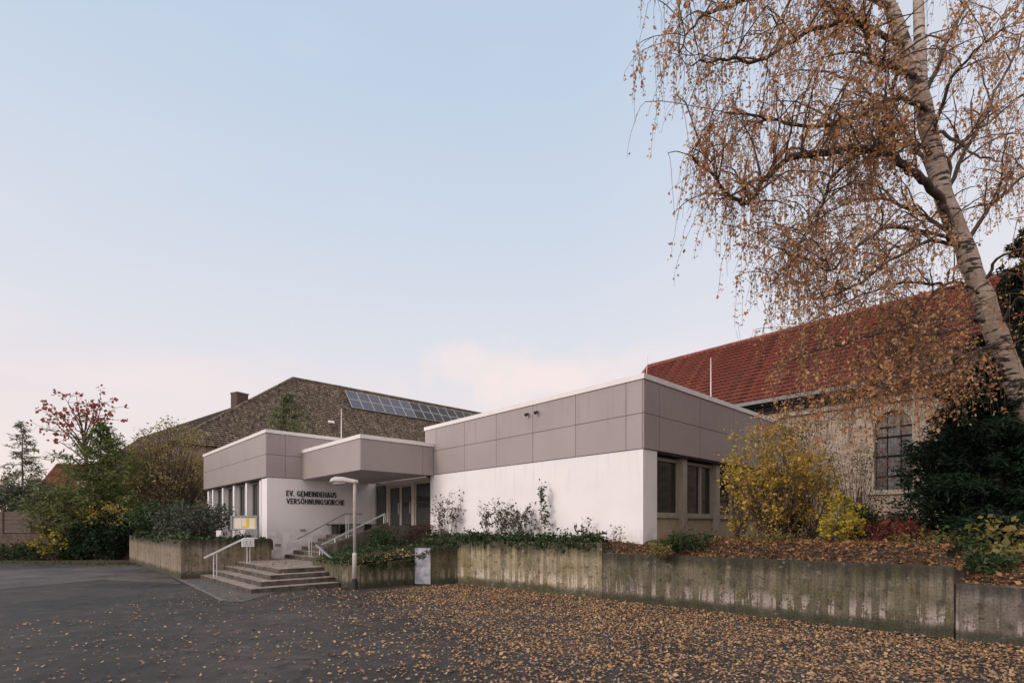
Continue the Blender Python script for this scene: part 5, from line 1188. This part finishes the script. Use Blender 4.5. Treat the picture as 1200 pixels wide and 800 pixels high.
bush('deciduous_tree', 'hazy tan thicket behind the spruce at the far left', 'tree', on(30, 58, 0), (7, 3, 3.2), 'L_tan', 5000, .2, clumps=150, hollow=.1, spread=.08, bottom=1.2, r0=.06)
bush('deciduous_tree', 'tan and olive low tree in front of the orange roof', 'tree', on(85, 44, 0), (3.2, 2, 1.8), 'L_olive', 3800, .17, clumps=120, hollow=.1, spread=.09, bottom=1.6, r0=.05)
conifer('small_spruce', 'small dark conifer poking up behind the left wing roof', on(338, 31, 1.2), 8.4, 3.4, 'L_spruce', 230, .20, per=110, z0=.1, droop=.0, power=.7, trunk_r=.1, jitter=.25, spray=.14, upturn=.3)
# red-leaved maple
def maple():
    base = arr(on(112, 32, 0)); t = thing('maple_tree', 'tall thin tree with sparse dull red leaves above the left group', 'tree', tuple(base)); mb = MB(); lv = []
    tp = arr(P(98, 505, 32)); mb.tube(wiggle(base, tp, 8, .04), np.linspace(.16, .09, 8), 8)
    tips = [(60, 475), (75, 466), (90, 464), (104, 470), (118, 463), (128, 484), (66, 490), (52, 503), (84, 482), (100, 484), (112, 476), (70, 510), (134, 478), (58, 488), (92, 473), (122, 472), (80, 497), (62, 515), (110, 492)]
    for (a, b) in tips:
        Y = 32 + rng.uniform(-1.2, 1.2); e = arr(P(a, b, Y)); s = tp + (base - tp) * rng.uniform(0, .25); q = wiggle(s, e, 7, .07, .15); mb.tube(q, np.linspace(.05, .012, 7), 5, caps=False)
        for _ in range(4):
            k = rng.integers(3, 7); d = rng.normal(size=3) * .4; d[2] = abs(d[2]); w = wiggle(q[k], q[k] + d, 4, .03); mb.tube(w, np.linspace(.016, .008, 4), 3, caps=False); lv.append(w[-1] + rng.normal(size=(5, 3)) * .10)
        lv.append(e + rng.normal(size=(6, 3)) * .14)
    mb.build('branches', M['twig'], t); leaves('crown', np.concatenate(lv), .19, M['L_maple'], t, aspect=.9, droop=.3)
maple()
twiggy('bare_tree', 'bare twiggy treetop in front of the dark roof slope', on(178, 42, 0), 7.8, 2.6, 40, r=.035, cat='tree', foot=.8, kind='branches')
twiggy('bare_tree', 'faint bare treetop showing above the red church roof by the birch', on(895, 48, 3), 16.6, 2.6, 26, r=.03, cat='tree', foot=.6, kind='branches')

# ================================================================= FALLEN LEAVES
def litter():
    pts = []
    N0 = 330000
    Y = rng.uniform(4.8, 17.5, N0); X = rng.uniform(-12, 11.5, N0)
    u = X * dR[0] + Y * dR[1]; v = X * dL[0] + Y * dL[1]
    uwv = np.interp(v, [p[0] for p in wallpts][::-1], [p[1] for p in wallpts][::-1])
    ok = (u < uwv - .03) & ~((v > 13.1) & (u > 6.7)) & ~((u > 4.2) & (v > 14.7)) & ~((u > 3.6) & (v > 20.3))
    s = X + .42 * (Y - 6.3) + .1
    dens = 1 / (1 + np.exp(-s * .95)) ** 1.25
    dens = dens * .95 + .045 * (X > -9)
    pat = .5 + .5 * np.sin(X * 1.3 + 2 * np.sin(Y * .9)) * np.sin(Y * 1.7 + 1.5 * np.sin(X * .8)); pat2 = .5 + .5 * np.sin(X * 4.1 + 3 * np.sin(Y * 2.3)) * np.sin(Y * 3.7 + 2 * np.sin(X * 3.1))
    dens *= np.where(s < 2.5, .5 + .8 * pat, .75 + .4 * pat) * (.6 + .6 * pat2)
    near = np.clip((uwv - u) / 1.2, 0, 1); dens = np.where((v < 12), np.maximum(dens, (1 - near) * .9 * (s > -2)), dens)
    k = ok & (rng.random(N0) < dens * .66)
    p = np.stack([X[k], Y[k], np.full(k.sum(), .016)], 1); p[:, 2] += np.abs(rng.normal(size=len(p))) * .006
    return p
lp = litter(); print('litter', len(lp))
tag(leaves('fallen_leaves', lp, .042, M['L_litter'], flat=.80, aspect=.72), 'coppery fallen birch leaves scattered thickly over the asphalt', 'leaves', kind='stuff')
# leaves on the bed
q = []
while len(q) < 32000:
    v = rng.uniform(-7, 8.6); u = uw(v) + .14 + abs(rng.normal()) * 2.0
    if v > 7.0 and u > 11.1: continue
    if u > 22: continue
    q.append(W(u, v, bedz(u, v) + .02 + abs(rng.normal()) * .015))
tag(leaves('bed_leaves', arr(q), .056, M['L_old'], flat=.60, aspect=.75), 'brown leaf litter covering the raised planting bed', 'leaves', kind='stuff')
q = []
for _ in range(700):
    i = rng.integers(0, 4); u = rng.uniform(4.4 + TU * i, 6.7); v = rng.uniform(14.95 + TV * i, 20)
    k = int(min(3, max(0, min((u - 4.34) // TU, (v - 14.86) // TV)))); q.append(W(u, v, RS * (k + 1) + .008))
for _ in range(1300):
    u, v = rng.uniform(6.9, 8.8), rng.uniform(13.8, 14.9); q.append(W(u, v, pz(u, v) + .1))
tag(leaves('planter_leaves', arr(q[:160] + q[700:]), .055, M['L_litter'], flat=.8, aspect=.75), 'fallen leaves caught in the planter ivy and on the steps', 'leaves', kind='stuff')
# grass and moss along the left kerb
q = []
for _ in range(2600):
    t_ = rng.random(); p_ = G(0 + 190 * t_, 657.5 + 2.5 * t_ + abs(rng.normal()) * 1.6); q.append((p_[0], p_[1], .01))
tag(leaves('moss_fringe', arr(q), .07, M['grass'], aspect=.5, flat=.3), 'mossy grass fringe along the foot of the left garden', 'grass', kind='stuff')
